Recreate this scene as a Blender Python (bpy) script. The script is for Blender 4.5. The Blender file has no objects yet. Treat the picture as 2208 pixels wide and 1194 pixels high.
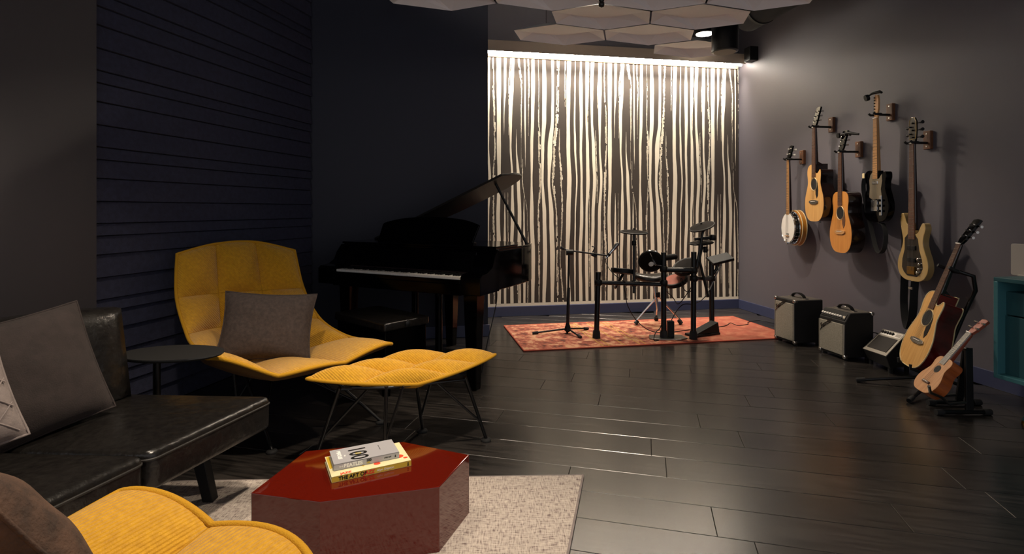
import bpy, math, random
from mathutils import Vector, Matrix
R = math.radians
SC = bpy.context.scene
COL = SC.collection
random.seed(7)

# ------------------------------------------------------------------ camera
FOC, CH, CX, CY = 1151.0, 1.12, 1104.0, 452.0      # focal length in px, eye height, principal point
cam = bpy.data.objects.new('camera', bpy.data.cameras.new('camera'))
COL.objects.link(cam)
cam.location = (0, 0, CH); cam.rotation_euler = (R(90), 0, 0)
cam.data.sensor_width = 36; cam.data.lens = FOC / 2208 * 36
cam.data.shift_y = -(597 - CY) / 2208
cam.data.clip_start = 0.03
SC.camera = cam

# ------------------------------------------------------------------ world, exposure
w = bpy.data.worlds.new('world'); SC.world = w; w.use_nodes = True
w.node_tree.nodes['Background'].inputs[0].default_value = (0.97, 0.96, 1.0, 1)
w.node_tree.nodes['Background'].inputs[1].default_value = 0.6
SC.view_settings.view_transform = 'Standard'; SC.view_settings.look = 'None'
SC.view_settings.gamma = 1; SC.view_settings.use_curve_mapping = False
SC.view_settings.exposure = 0.0
WARM = (1.0, 0.84, 0.66)
def spot(name, loc, target, power, angle, blend=0.6, size=0.06, col=WARM):
    l = bpy.data.lights.new(name, 'SPOT'); l.energy = power; l.color = col
    l.spot_size = R(angle); l.spot_blend = blend; l.shadow_soft_size = size
    o = bpy.data.objects.new(name, l); COL.objects.link(o); o.location = loc
    o.rotation_euler = (Vector(target) - Vector(loc)).to_track_quat('-Z', 'Y').to_euler()
    return o
spot('spot_seating', (0.75, 3.75, 2.9), (-0.75, 2.5, 0.3), 620, 80, 0.8)
spot('spot_table', (0.1, 1.35, 2.9), (-0.15, 1.6, 0.0), 260, 85, 0.8)
spot('spot_sofa', (-1.1, 1.7, 2.9), (-1.35, 1.75, 0.4), 110, 80, 0.9)
spot('spot_guitars', (1.807, 4.53, 2.45), (2.3, 4.5, 0.6), 130, 110, 0.8, 0.05)
spot('spot_floor_guitars', (1.5, 3.2, 2.9), (2.5, 3.2, 0.4), 85, 80, 0.8)
spot('spot_piano', (0.6, 5.0, 2.9), (1.3, 4.6, 0.0), 150, 110, 0.8)

# ------------------------------------------------------------------ pixel helpers (direction only; depth from contact)
def PX(u, v, Y): return Vector(((u - CX) / FOC * Y, Y, CH - (v - CY) / FOC * Y))
def PZ(u, v, z):
    Y = FOC * (CH - z) / (v - CY); return Vector(((u - CX) / FOC * Y, Y, z))
def FL(u, v): return PZ(u, v, 0.0)

# ------------------------------------------------------------------ mesh builder
class MB:
    def __init__(s): s.v = []; s.f = []
    def add(s, vs, fs, M=None):
        b = len(s.v); s.v += [tuple(M @ Vector(p)) if M else tuple(p) for p in vs]
        s.f += [tuple(i + b for i in q) for q in fs]; return s
    def box(s, c, d, M=None):
        x, y, z = c; a, b, e = d[0]/2, d[1]/2, d[2]/2
        vs = [(x+i*a, y+j*b, z+k*e) for k in (-1, 1) for j in (-1, 1) for i in (-1, 1)]
        return s.add(vs, [(0,2,3,1),(4,5,7,6),(0,1,5,4),(2,6,7,3),(0,4,6,2),(1,3,7,5)], M)
    def hexa(s, p):   # 8 points: bottom 4 ccw, top 4 ccw
        return s.add(p, [(3,2,1,0),(4,5,6,7),(0,1,5,4),(1,2,6,5),(2,3,7,6),(3,0,4,7)])
    def prism(s, poly, z0, z1, M=None, top=None):
        n = len(poly); t = top or poly
        vs = [(p[0], p[1], z0) for p in poly] + [(p[0], p[1], z1) for p in t]
        fs = [tuple(range(n))[::-1], tuple(range(n, 2*n))] + [(i, (i+1) % n, (i+1) % n + n, i+n) for i in range(n)]
        return s.add(vs, fs, M)
    def slab(s, poly, y0, y1, M=None):  # outline in xz, thickness along y
        n = len(poly)
        vs = [(p[0], y0, p[1]) for p in poly] + [(p[0], y1, p[1]) for p in poly]
        fs = [tuple(range(n)), tuple(range(n, 2*n))[::-1]] + [(i, i+n, (i+1) % n + n, (i+1) % n) for i in range(n)]
        return s.add(vs, fs, M)
    def tube(s, path, r, n=10, r1=None, cap=True):
        P = [Vector(p) for p in path]; m = len(P)
        rs = r if isinstance(r, (list, tuple)) else [r + ((r1 if r1 is not None else r) - r) * i / max(1, m-1) for i in range(m)]
        T = []
        for i in range(m):
            d = P[min(i+1, m-1)] - P[max(i-1, 0)]; T.append(d.normalized() if d.length > 1e-9 else Vector((0,0,1)))
        a = Vector((0,0,1)) if abs(T[0].z) < .9 else Vector((1,0,0))
        N = (a - T[0]*a.dot(T[0])).normalized(); vs = []
        for i in range(m):
            N = (N - T[i]*N.dot(T[i])).normalized(); B = T[i].cross(N)
            for k in range(n):
                t = 2*math.pi*k/n; vs.append(P[i] + (N*math.cos(t) + B*math.sin(t))*rs[i])
        fs = [(i*n+k, i*n+(k+1) % n, (i+1)*n+(k+1) % n, (i+1)*n+k) for i in range(m-1) for k in range(n)]
        if cap: fs += [tuple(range(n))[::-1], tuple(range((m-1)*n, m*n))]
        return s.add(vs, fs)
    def loop(s, path, r, n=8):
        P = [Vector(p) for p in path]; m = len(P); vs = []; N = None
        for i in range(m):
            t = (P[(i+1) % m] - P[i-1]).normalized()
            if N is None:
                a = Vector((0,0,1)) if abs(t.z) < .9 else Vector((1,0,0)); N = a
            N = (N - t*N.dot(t)).normalized(); B = t.cross(N)
            for k in range(n):
                q = 2*math.pi*k/n; vs.append(P[i] + (N*math.cos(q) + B*math.sin(q))*r)
        return s.add(vs, [(i*n+k, i*n+(k+1) % n, ((i+1) % m)*n+(k+1) % n, ((i+1) % m)*n+k) for i in range(m) for k in range(n)])
    def lathe(s, prof, n=24, M=None, cap=True):
        m = len(prof); vs = [(r*math.cos(2*math.pi*k/n), r*math.sin(2*math.pi*k/n), z) for r, z in prof for k in range(n)]
        fs = [(i*n+k, i*n+(k+1) % n, (i+1)*n+(k+1) % n, (i+1)*n+k) for i in range(m-1) for k in range(n)]
        if cap: fs += [tuple(range(n))[::-1], tuple(range((m-1)*n, m*n))]
        return s.add(vs, fs, M)
    def ribbon(s, path, wdir, width, th=.003):
        W = Vector(wdir).normalized(); P = [Vector(p) for p in path]; m = len(P); vs = []
        for i in range(m):
            t = (P[min(i+1, m-1)] - P[max(i-1, 0)]).normalized(); n = t.cross(W).normalized()
            for a, b in ((-1,-1),(1,-1),(1,1),(-1,1)): vs.append(P[i] + W*a*width/2 + n*b*th/2)
        fs = [(i*4+k, i*4+(k+1) % 4, i*4+4+(k+1) % 4, i*4+4+k) for i in range(m-1) for k in range(4)]
        return s.add(vs, fs + [(3,2,1,0), (m*4-4, m*4-3, m*4-2, m*4-1)])
    def build(s, name, mat, parent=None, smooth=None, bevel=0, seg=2, world=False, kind=None, label=None, sub=0):
        me = bpy.data.meshes.new(name); vs = s.v
        if world and parent:
            Mi = wm(parent).inverted(); vs = [Mi @ Vector(p) for p in vs]
        me.from_pydata([tuple(p) for p in vs], [], s.f); me.update()
        me.materials.append(M[mat] if isinstance(mat, str) else mat)
        if smooth is not None:
            for p in me.polygons: p.use_smooth = True
            if smooth < 180: me.set_sharp_from_angle(angle=R(smooth))
        o = bpy.data.objects.new(name, me); COL.objects.link(o)
        if parent: o.parent = parent
        if bevel:
            b = o.modifiers.new('bevel', 'BEVEL'); b.width = bevel; b.segments = seg; b.limit_method = 'ANGLE'; b.angle_limit = R(40)
        if sub:
            b = o.modifiers.new('sub', 'SUBSURF'); b.levels = sub; b.render_levels = sub
        if kind: o['kind'] = kind
        if label: o['label'] = label
        return o
def wm(o):
    m = o.matrix_basis.copy()
    while o.parent: o = o.parent; m = o.matrix_basis @ m
    return m
def thing(name, label, cat, loc=(0,0,0), rot=0, group=None):
    o = bpy.data.objects.new(name, None); COL.objects.link(o); o.empty_display_size = .05
    o.location = loc; o.rotation_euler = rot if isinstance(rot, (tuple, list)) else (0, 0, rot)
    o['label'] = label; o['category'] = cat
    if group: o['group'] = group
    return o
def tag(o, label, cat, group=None):
    o['label'] = label; o['category'] = cat
    if group: o['group'] = group
    return o
def struct(o): o['kind'] = 'structure'; return o
def dup(o, parent=None):
    c = o.copy(); COL.objects.link(c)
    if parent: c.parent = parent
    for ch in list(o.children): dup(ch, c)
    return c
def cat_rom(P, n):
    P = [Vector(p) for p in P]; out = []
    for i in range(len(P)-1):
        a, b, c, d = P[max(i-1,0)], P[i], P[i+1], P[min(i+2,len(P)-1)]
        for k in range(n):
            t = k/n; out.append(.5*((2*b)+(c-a)*t+(2*a-5*b+4*c-d)*t*t+(3*b-a-3*c+d)*t**3))
    return out + [P[-1]]
def closed_rom(P, n):
    P = [Vector(p).to_3d() for p in P]; m = len(P); out = []
    for i in range(m):
        a, b, c, d = P[i-1], P[i], P[(i+1) % m], P[(i+2) % m]
        for k in range(n):
            t = k/n; q = .5*((2*b)+(c-a)*t+(2*a-5*b+4*c-d)*t*t+(3*b-a-3*c+d)*t**3); out.append((q.x, q.y))
    return out
def frame(loc, xa, za):   # matrix with x axis xa, z axis za
    x = Vector(xa).normalized(); z = Vector(za); z = (z - x*z.dot(x)).normalized(); y = z.cross(x)
    m = Matrix((x, y, z)).transposed().to_4x4(); m.translation = Vector(loc); return m
def axis(p0, p1):
    z = (Vector(p1)-Vector(p0)).normalized(); a = Vector((1,0,0)) if abs(z.x) < .9 else Vector((0,1,0))
    return frame(p0, a - z*a.dot(z), z)

# ------------------------------------------------------------------ materials
M = {}
def lin(h):
    h = h.lstrip('#'); c = [int(h[i:i+2], 16)/255 for i in (0,2,4)]
    return tuple(x/12.92 if x <= .04045 else ((x+.055)/1.055)**2.4 for x in c) + (1,)
def mat(name, col, rough=.5, metal=0, bump=None, var=None, coat=0, stretch=(1,1,1), spec=.5, emit=0, rand=0):
    m = bpy.data.materials.new(name); m.use_nodes = True; nt = m.node_tree; N = nt.nodes; L = nt.links
    b = N['Principled BSDF']; c = lin(col) if isinstance(col, str) else tuple(col) + (1,)
    b.inputs['Base Color'].default_value = c; b.inputs['Roughness'].default_value = rough
    b.inputs['Metallic'].default_value = metal; b.inputs['Coat Weight'].default_value = coat
    b.inputs['Coat Roughness'].default_value = .04; b.inputs['Specular IOR Level'].default_value = spec
    if emit: b.inputs['Emission Color'].default_value = c; b.inputs['Emission Strength'].default_value = emit
    tc = N.new('ShaderNodeTexCoord'); mp = N.new('ShaderNodeMapping'); mp.inputs['Scale'].default_value = stretch
    L.new(tc.outputs['Object'], mp.inputs['Vector'])
    if bump:
        t = N.new('ShaderNodeTexNoise'); t.inputs['Scale'].default_value = bump[0]; t.inputs['Detail'].default_value = 4
        L.new(mp.outputs[0], t.inputs['Vector'])
        bp = N.new('ShaderNodeBump'); bp.inputs['Strength'].default_value = bump[1]; bp.inputs['Distance'].default_value = bump[2] if len(bump) > 2 else .003
        L.new(t.outputs['Fac'], bp.inputs['Height']); L.new(bp.outputs[0], b.inputs['Normal'])
    if var or rand:
        sc, c2 = var if var else (5, col)
        t = N.new('ShaderNodeTexNoise'); t.inputs['Scale'].default_value = sc; t.inputs['Detail'].default_value = 5
        t.inputs['Roughness'].default_value = .6; L.new(mp.outputs[0], t.inputs['Vector'])
        cr = N.new('ShaderNodeMapRange'); cr.inputs[1].default_value = .35; cr.inputs[2].default_value = .65
        L.new(t.outputs['Fac'], cr.inputs[0])
        mx = N.new('ShaderNodeMix'); mx.data_type = 'RGBA'; mx.inputs[6].default_value = c; mx.inputs[7].default_value = lin(c2)
        L.new(cr.outputs[0], mx.inputs[0]); out = mx.outputs[2]
        if rand:
            oi = N.new('ShaderNodeObjectInfo'); hs = N.new('ShaderNodeHueSaturation'); mr = N.new('ShaderNodeMapRange')
            mr.inputs[3].default_value = 1-rand; mr.inputs[4].default_value = 1+rand
            L.new(oi.outputs['Random'], mr.inputs[0]); L.new(mr.outputs[0], hs.inputs['Value']); L.new(out, hs.inputs['Color']); out = hs.outputs[0]
            ad = N.new('ShaderNodeVectorMath'); ad.operation = 'ADD'; sp = N.new('ShaderNodeMath'); sp.operation = 'MULTIPLY'; sp.inputs[1].default_value = 50
            L.new(oi.outputs['Random'], sp.inputs[0]); L.new(mp.outputs[0], ad.inputs[0]); L.new(sp.outputs[0], ad.inputs[1]); L.new(ad.outputs[0], t.inputs['Vector'])
        L.new(out, b.inputs['Base Color'])
    M[name] = m; return m
def nodes(m): return m.node_tree.nodes, m.node_tree.links, m.node_tree.nodes['Principled BSDF']

mat('navy', '#2f3040', .55, bump=(300, .05))
mat('wall_grey', '#5c5961', .5, bump=(250, .05))
mat('wall_plain', '#3b383c', .6, bump=(250, .05))
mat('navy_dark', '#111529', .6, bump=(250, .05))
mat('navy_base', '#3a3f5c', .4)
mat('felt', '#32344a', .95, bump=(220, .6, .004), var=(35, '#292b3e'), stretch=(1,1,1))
mat('plank', '#36322f', .25, bump=(60, .04, .001), spec=1.0, var=(9, '#191716'), stretch=(.55,6,1), rand=.22)
mat('subfloor', '#0c0b0b', .8)
mat('ceiling_black', '#141316', .9)
mat('black_gloss', '#020203', .1, spec=.15)
mat('black_satin', '#14120f', .45)
mat('felt_red', '#1c0606', .9)
mat('black', '#0b0b0c', .5, spec=.3)
mat('black_matte', '#0e0e0f', .7)
mat('black_metal', '#101011', .32, metal=.2)
mat('rubber', '#161617', .8)
mat('chrome', '#d8d8d8', .15, metal=1)
mat('steel', '#8d8b88', .3, metal=1)
mat('white', '#e8e4dc', .5)
mat('key_white', '#d9d6cf', .3)
mat('leather', '#1b1917', .3, bump=(22, .5, .010), var=(40, '#12100f'))
mat('leather_seam', '#201d1a', .5)
mat('pillow_brown', '#4a3f3b', .95, bump=(260, .5, .003), var=(60, '#3a322f'))
mat('pillow_dark', '#352c2a', .95, bump=(300, .4, .003), var=(30, '#2c2523'))
mat('pillow_fuzzy', '#5a4234', .95, bump=(120, .8, .004), var=(14, '#33261f'))
mat('pillow_quilt', '#8d827e', .9, bump=(200, .3, .003), var=(25, '#7b716e'))
mat('lacquer', '#5a1206', .07, coat=.4, spec=.5)
mat('wood_natural', '#d0a263', .32, var=(6, '#c08f4f'), stretch=(14,1,1))
mat('wood_orange', '#c98a45', .3, var=(6, '#b87835'), stretch=(14,1,1))
mat('wood_dark', '#1c0d09', .2, coat=.6)
mat('wood_redburst', '#7a140c', .2, coat=.3, var=(3, '#2a0604'))
mat('wood_uke', '#b05a22', .4, var=(8, '#8f4318'), stretch=(1,1,8))
mat('uke_top', '#c8966a', .4, var=(8, '#b88254'), stretch=(12,1,1))
mat('uke_neck', '#8a3f28', .45)
mat('maple', '#b98a58', .35)
mat('rosewood', '#5a3a28', .5)
mat('hanger_wood', '#6e4528', .5, var=(12, '#54331d'))
mat('cream', '#d9c79a', .4)
mat('tuner', '#b9b6b0', .25, metal=1)
mat('pickguard_silver', '#8c8270', .3, metal=.6)
mat('bass_gold', '#a58a58', .22, coat=.8)
mat('bass_front', '#1c1712', .3)
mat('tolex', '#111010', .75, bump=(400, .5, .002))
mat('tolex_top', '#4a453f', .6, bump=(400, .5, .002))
mat('grille', '#a8a294', .8, bump=(500, .5, .002), var=(300, '#6f6a5e'))
mat('grille_dark', '#26221f', .8, bump=(400, .4, .002))
mat('amp_silver', '#9d978c', .45)
mat('teal', '#2f5a60', .4)
mat('teal_light', '#3f737a', .4)
mat('laptop', '#aaa49c', .4)
mat('tile_white', '#f0eff2', .75)
mat('page', '#d8cfae', .8)
mat('cover_yellow', '#cfae3a', .4)
mat('cover_cream', '#e5dcae', .4)
mat('cover_grey', '#a8a7ab', .4)
mat('ink_black', '#0a0a0a', .5)
mat('ink_red', '#e04a2c', .5)
mat('ink_white', '#eeeeea', .5)
mat('ink_yellow', '#b5a020', .5)
mat('banjo_head', '#dedcd8', .5)
mat('banjo_side', '#b8782c', .3, coat=.5)
mat('brass', '#a07a3c', .35, metal=1)
mat('mural_dark', '#3f3731', .8, var=(3, '#3a322d'))
mat('mural_cream', '#efe6d2', .75)
mat('led_housing', '#a89888', .5)
mat('led_lip', '#b59672', .5)
mat('led', (1.0, .93, .82), .5, emit=56)
mat('lamp_face', '#8a8074', .6)
mat('lamp_on', (1.0, .9, .75), .5, emit=12)
mat('pad_rubber', '#14100e', .75, spec=.1)
mat('pad_reflection', '#8a3a20', .6)  # orange reflection on one pad, put into its base colour

def yellow():   # ribbed knit cloth
    m = mat('yellow', '#d19a10', .9, var=(70, '#bd880a')); N, L, b = nodes(m)
    b.inputs['Sheen Weight'].default_value = .3
    tc = N.new('ShaderNodeTexCoord'); wv = N.new('ShaderNodeTexWave'); mp = N.new('ShaderNodeMapping')
    mp.inputs['Rotation'].default_value = (R(20), R(38), R(12))
    wv.inputs['Scale'].default_value = 34; wv.inputs['Distortion'].default_value = .6; wv.inputs['Detail'].default_value = 1
    wv.inputs['Detail Scale'].default_value = 6
    n2 = N.new('ShaderNodeTexNoise'); n2.inputs['Scale'].default_value = 350
    ad = N.new('ShaderNodeMath'); ad.operation = 'MULTIPLY_ADD'; ad.inputs[1].default_value = .6
    bp = N.new('ShaderNodeBump'); bp.inputs['Strength'].default_value = .55; bp.inputs['Distance'].default_value = .004
    L.new(tc.outputs['Object'], mp.inputs[0]); L.new(mp.outputs[0], wv.inputs[0]); L.new(tc.outputs['Object'], n2.inputs[0])
    L.new(n2.outputs['Fac'], ad.inputs[0]); L.new(wv.outputs['Fac'], ad.inputs[2]); L.new(ad.outputs[0], bp.inputs['Height']); L.new(bp.outputs[0], b.inputs['Normal'])
yellow()
mat('yellow_piping', '#bd8a10', .9, bump=(300, .6, .003))
mat('yellow_seam_shade', '#a87808', .9)  # darker than the cloth: crease shade put into the seam colour
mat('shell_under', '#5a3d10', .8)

def rug_cream():
    m = mat('rug_cream', '#b5aaa0', .95, bump=(160, .8, .005)); N, L, b = nodes(m)
    tc = N.new('ShaderNodeTexCoord'); outs = []
    for st in ((90, 14, 1), (14, 90, 1)):
        mp = N.new('ShaderNodeMapping'); mp.inputs['Scale'].default_value = st
        t = N.new('ShaderNodeTexNoise'); t.inputs['Scale'].default_value = 2.2; t.inputs['Detail'].default_value = 3
        L.new(tc.outputs['Object'], mp.inputs[0]); L.new(mp.outputs[0], t.inputs[0]); outs.append(t)
    cr = N.new('ShaderNodeValToRGB'); e = cr.color_ramp.elements
    e[0].position = .36; e[0].color = lin('#6f5f5c'); e[1].position = .66; e[1].color = lin('#cfc4b8')
    q = e.new(.48); q.color = lin('#b3a79d')
    mx = N.new('ShaderNodeMix'); mx.inputs[0].default_value = .5
    L.new(outs[0].outputs['Fac'], mx.inputs[2]); L.new(outs[1].outputs['Fac'], mx.inputs[3]); L.new(mx.outputs[0], cr.inputs[0]); L.new(cr.outputs[0], b.inputs['Base Color'])
rug_cream()
def rug_red():
    m = mat('rug_red', '#b04a30', .95, bump=(140, .7, .004)); N, L, b = nodes(m)
    tc = N.new('ShaderNodeTexCoord'); sx = N.new('ShaderNodeSeparateXYZ'); L.new(tc.outputs['Object'], sx.inputs[0])
    t = N.new('ShaderNodeTexNoise'); t.inputs['Scale'].default_value = 14; t.inputs['Detail'].default_value = 6; t.inputs['Roughness'].default_value = .75
    L.new(tc.outputs['Object'], t.inputs[0])
    v = N.new('ShaderNodeTexVoronoi'); v.distance = 'CHEBYCHEV'; v.inputs['Scale'].default_value = 11; L.new(tc.outputs['Object'], v.inputs[0])
    cr = N.new('ShaderNodeValToRGB'); e = cr.color_ramp.elements
    e[0].position = .36; e[0].color = lin('#43231c'); e[1].position = .66; e[1].color = lin('#bf9270')
    q = e.new(.46); q.color = lin('#7d4234'); q = e.new(.56); q.color = lin('#a05844')
    a = N.new('ShaderNodeMath'); a.operation = 'MULTIPLY_ADD'; a.inputs[1].default_value = .35; L.new(v.outputs['Distance'], a.inputs[0]); 
    s2 = N.new('ShaderNodeMath'); s2.operation = 'SUBTRACT'; s2.inputs[1].default_value = .09; L.new(t.outputs['Fac'], s2.inputs[0]); L.new(s2.outputs[0], a.inputs[2])
    L.new(a.outputs[0], cr.inputs[0])
    # plainer salmon field towards the right end
    mr = N.new('ShaderNodeMapRange'); mr.inputs[1].default_value = 1.35; mr.inputs[2].default_value = 1.75; mr.inputs[4].default_value = .75
    L.new(sx.outputs[0], mr.inputs[0])
    mx = N.new('ShaderNodeMix'); mx.data_type = 'RGBA'; mx.inputs[7].default_value = lin('#a05440')
    L.new(mr.outputs[0], mx.inputs[0]); L.new(cr.outputs[0], mx.inputs[6]); L.new(mx.outputs[2], b.inputs['Base Color'])
rug_red()
mat('rug_line', '#a8803a', .95)
mat('rug_edge', '#a84a36', .95)
# ================================================================== STRUCTURE
V2 = lambda x, y: Vector((x, y, 0))
C0 = V2(2.588, 6.08)                       # corner mural wall / right wall
RD, RN = V2(.1616, -.9869), V2(-.9869, -.1616)
def RW(s, d, z): p = C0 + RD*s + RN*d; return Vector((p.x, p.y, z))
MD, MN = V2(.9845, .1757), V2(.1757, -.9845)
def MW(t, d, z): p = C0 - MD*t + MN*d; return Vector((p.x, p.y, z))      # t metres left of the corner
DK = V2(-.214, 4.739)                      # free corner of the dark wall
def DW(t, d, z): p = DK - MD*t + MN*d; return Vector((p.x, p.y, z))
SD, SN = V2(-.241, -.9705), V2(.9705, -.241)
S0 = DK - MD*1.504
def SW(s, d, z): p = S0 + SD*s + SN*d; return Vector((p.x, p.y, z))
CEIL = 3.3
def quadwall(fn, a, b, z0, z1, th):
    m = MB(); m.hexa([fn(a,0,z0), fn(b,0,z0), fn(b,-th,z0), fn(a,-th,z0), fn(a,0,z1), fn(b,0,z1), fn(b,-th,z1), fn(a,-th,z1)]); return m

fl = MB(); fl.box((.5, 3.0, -.06), (9, 8.4, .09)); floor = struct(fl.build('floor', 'subfloor'))
struct(quadwall(RW, -.1, 5.2, 0, CEIL, .12).build('wall_right', 'wall_grey'))
wb = struct(quadwall(MW, 0, 3.1, 0, CEIL, .12).build('wall_back', 'wall_grey'))
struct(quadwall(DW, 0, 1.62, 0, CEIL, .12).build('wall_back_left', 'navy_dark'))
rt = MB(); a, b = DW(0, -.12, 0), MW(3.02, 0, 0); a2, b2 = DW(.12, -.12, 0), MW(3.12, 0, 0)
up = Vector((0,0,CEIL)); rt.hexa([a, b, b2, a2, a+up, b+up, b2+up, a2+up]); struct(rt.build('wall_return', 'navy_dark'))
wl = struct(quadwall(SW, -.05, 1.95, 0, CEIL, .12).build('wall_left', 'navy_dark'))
m = MB(); m.hexa([SW(1.83,.045,0), SW(4.3,.045,0), SW(4.3,-.12,0), SW(1.83,-.12,0), SW(1.83,.045,CEIL), SW(4.3,.045,CEIL), SW(4.3,-.12,CEIL), SW(1.83,-.12,CEIL)])
struct(m.build('wall_left_plain', 'wall_plain'))
c = MB(); c.box((.5, 3.0, CEIL+.05), (9, 8.4, .1)); struct(c.build('ceiling', 'ceiling_black'))

# baseboards
def base(fn, a, b, name, mt):
    m = MB(); m.hexa([fn(a,.014,0), fn(b,.014,0), fn(b,0,0), fn(a,0,0), fn(a,.014,.103), fn(b,.014,.103), fn(b,0,.103), fn(a,0,.103)])
    struct(m.build(name, mt, bevel=.003))
base(RW, 0, 5.2, 'baseboard_right', 'navy_base')
base(MW, 0, 3.0, 'baseboard_back', 'navy_base')
base(DW, -.014, 1.5, 'baseboard_back_left', 'navy_base')

# felt slats, shiplap, each its own piece
zs = [1.0485]; cyc = [.113, .118, .096, .064]; k = 0
while zs[-1] < CEIL - .1: zs.append(zs[-1] + cyc[k % 4]); k += 1
k = 3
while zs[0] > .02: zs.insert(0, max(.0, zs[0] - cyc[k % 4])); k -= 1
for i in range(len(zs)-1):
    z0, z1 = zs[i] + .003, zs[i+1]; j = random.uniform(-.012, .004)
    a, b = .02 + j, 1.83
    m = MB(); m.hexa([SW(a,.03,z0), SW(b,.03,z0), SW(b,0,z0), SW(a,0,z0), SW(a,.014,z1), SW(b,.014,z1), SW(b,0,z1), SW(a,0,z1)])
    m.build('slat', 'felt', wl, bevel=.002, seg=1)

# floor planks, each its own piece
PA, PB = V2(.9705, -.241), V2(.241, .9705); PWD, PLN = .19, 1.22
pm = None; n = 0; ang = math.atan2(PA.y, PA.x)
for r in range(-4, 40):
    off = random.uniform(0, PLN)
    for q in range(-5, 6):
        c = PA*(q*PLN + off) + PB*(r*PWD + .9)
        ok = False
        for e in (-.6, -.3, 0, .3, .6):
            p = c + PA*e
            if p.y > .9:
                u, v = CX + FOC*p.x/p.y, CY + FOC*CH/p.y
                if -120 < u < 2330 and v < 1290 and p.y < 6.3: ok = True
        if not ok: continue
        d = c - C0
        if d.dot(RN) < -.45 or d.dot(MN) < -.05 or (c - S0).dot(SN) < -.3: continue
        if (c - DK).dot(MN) < -.1 and (c - DK).dot(MD) < -.5: continue
        if pm is None:
            m = MB(); m.box((0,0,-.009), (PLN-.0016, PWD-.0016, .018)); o = m.build('plank', 'plank', floor, bevel=.0012, seg=1); pm = o
        else:
            o = pm.copy(); COL.objects.link(o)
        o.location = (c.x, c.y, 0); o.rotation_euler = (0, 0, ang); n += 1
print('planks', n)

# ------------------------------------------------------------------ mural wallpaper (flat print)
MT0, MT1, MZ0, MZ1 = 0.012, 2.86, .105, 2.79
m = MB(); m.hexa([MW(MT0,.002,MZ0), MW(MT1+.25,.002,MZ0), MW(MT1+.25,.0,MZ0), MW(MT0,.0,MZ0), MW(MT0,.002,MZ1), MW(MT1+.25,.002,MZ1), MW(MT1+.25,.0,MZ1), MW(MT0,.0,MZ1)])
m.build('wallpaper', 'mural_dark', wb)
# stripes of one repeat, traced at rows v=138,200,263,326,389 (zoom px), then drifting on to the floor; ragged flag
ST = [ # (rows of (l,r) or None), ragged
 ([(85,97),(85,101),(95,115),(100,118),(84,110),(86,104),(92,112),(95,108)],1),
 ([(122,160),(122,160),(125,158),(125,160),(130,158),(120,150),(126,164),(122,158)],0),
 ([(185,208),(185,205),(183,189),None,None,(186,200),(180,204),(184,206)],0),
 ([(238,250),(222,238),(224,226),None,None,(215,222),(218,228),None],1),
 ([(250,276),(240,268),(228,255),(235,250),(250,265),(244,274),(236,262),(240,268)],0),
 ([(296,322),(328,345),(330,342),(332,334),None,None,(300,318),(296,320)],1),
 ([None,None,None,(288,296),(295,322),(304,334),(300,326),(306,330)],0),
 ([(355,368),(360,372),(360,372),(365,371),None,(352,362),(350,372),(352,370)],0),
 ([(384,402),(394,408),(392,398),None,(340,350),(384,390),(388,402),(384,396)],1),
 ([(422,448),(420,450),(418,445),(412,435),(415,430),(408,440),(418,452),(420,446)],0),
 ([(477,484),(482,490),(478,488),(478,506),(488,502),(474,490),(478,494),(482,490)],1),
 ([(515,540),(515,550),(512,548),(505,530),(505,525),(516,548),(520,556),(514,542)],0),
 ([(590,615),(595,615),(590,615),(560,600),(560,582),(574,610),(582,622),(586,612)],0),
 ([(636,662),(634,656),(625,655),(600,630),(592,626),(630,644),(634,652),(638,660)],1),
 ([(706,718),(704,715),None,(655,668),(668,690),(672,692),(664,676),(680,700)],1),
 ([(728,762),(722,755),(722,750),(722,752),(728,765),(718,756),(714,744),(724,760)],0),
 ([(794,800),(788,800),(785,797),(788,805),(804,816),(792,802),(786,800),(790,800)],0),
 ([(838,852),(830,860),(835,862),(835,855),(842,860),(838,866),(826,852),(832,858)],0),
 ([(885,912),(885,910),(885,900),(890,915),(892,920),(884,904),(880,908),(886,910)],0),
 ([(900,918),(904,916),(902,908),None,None,(912,920),(914,926),None],1),
 ([(930,960),(925,950),(930,948),(940,965),(950,976),(936,962),(928,956),(934,960)],0),
 ([(995,1022),(990,1022),(995,1018),(1000,1015),(1010,1030),(992,1016),(986,1014),(994,1022)],0),
 ([(1020,1028),(984,992),None,(968,978),(980,990),None,(1020,1030),None],1),
]
def mural_t(u, z=1.5):
    k = (u - CX)/FOC   # ray meets the mural plane
    p = C0; return (p.x - k*p.y)/(MD.x - k*MD.y)
ROWZ = [2.74, 2.42, 2.10, 1.78, 1.44, 1.05, .60, .11]
rg = random.Random(3)
m = MB(); PER = mural_t(1040 + 141/3.979) - mural_t(1040 + 1092/3.979)
def tpos(x): return mural_t(1040 + x/3.979)
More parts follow.
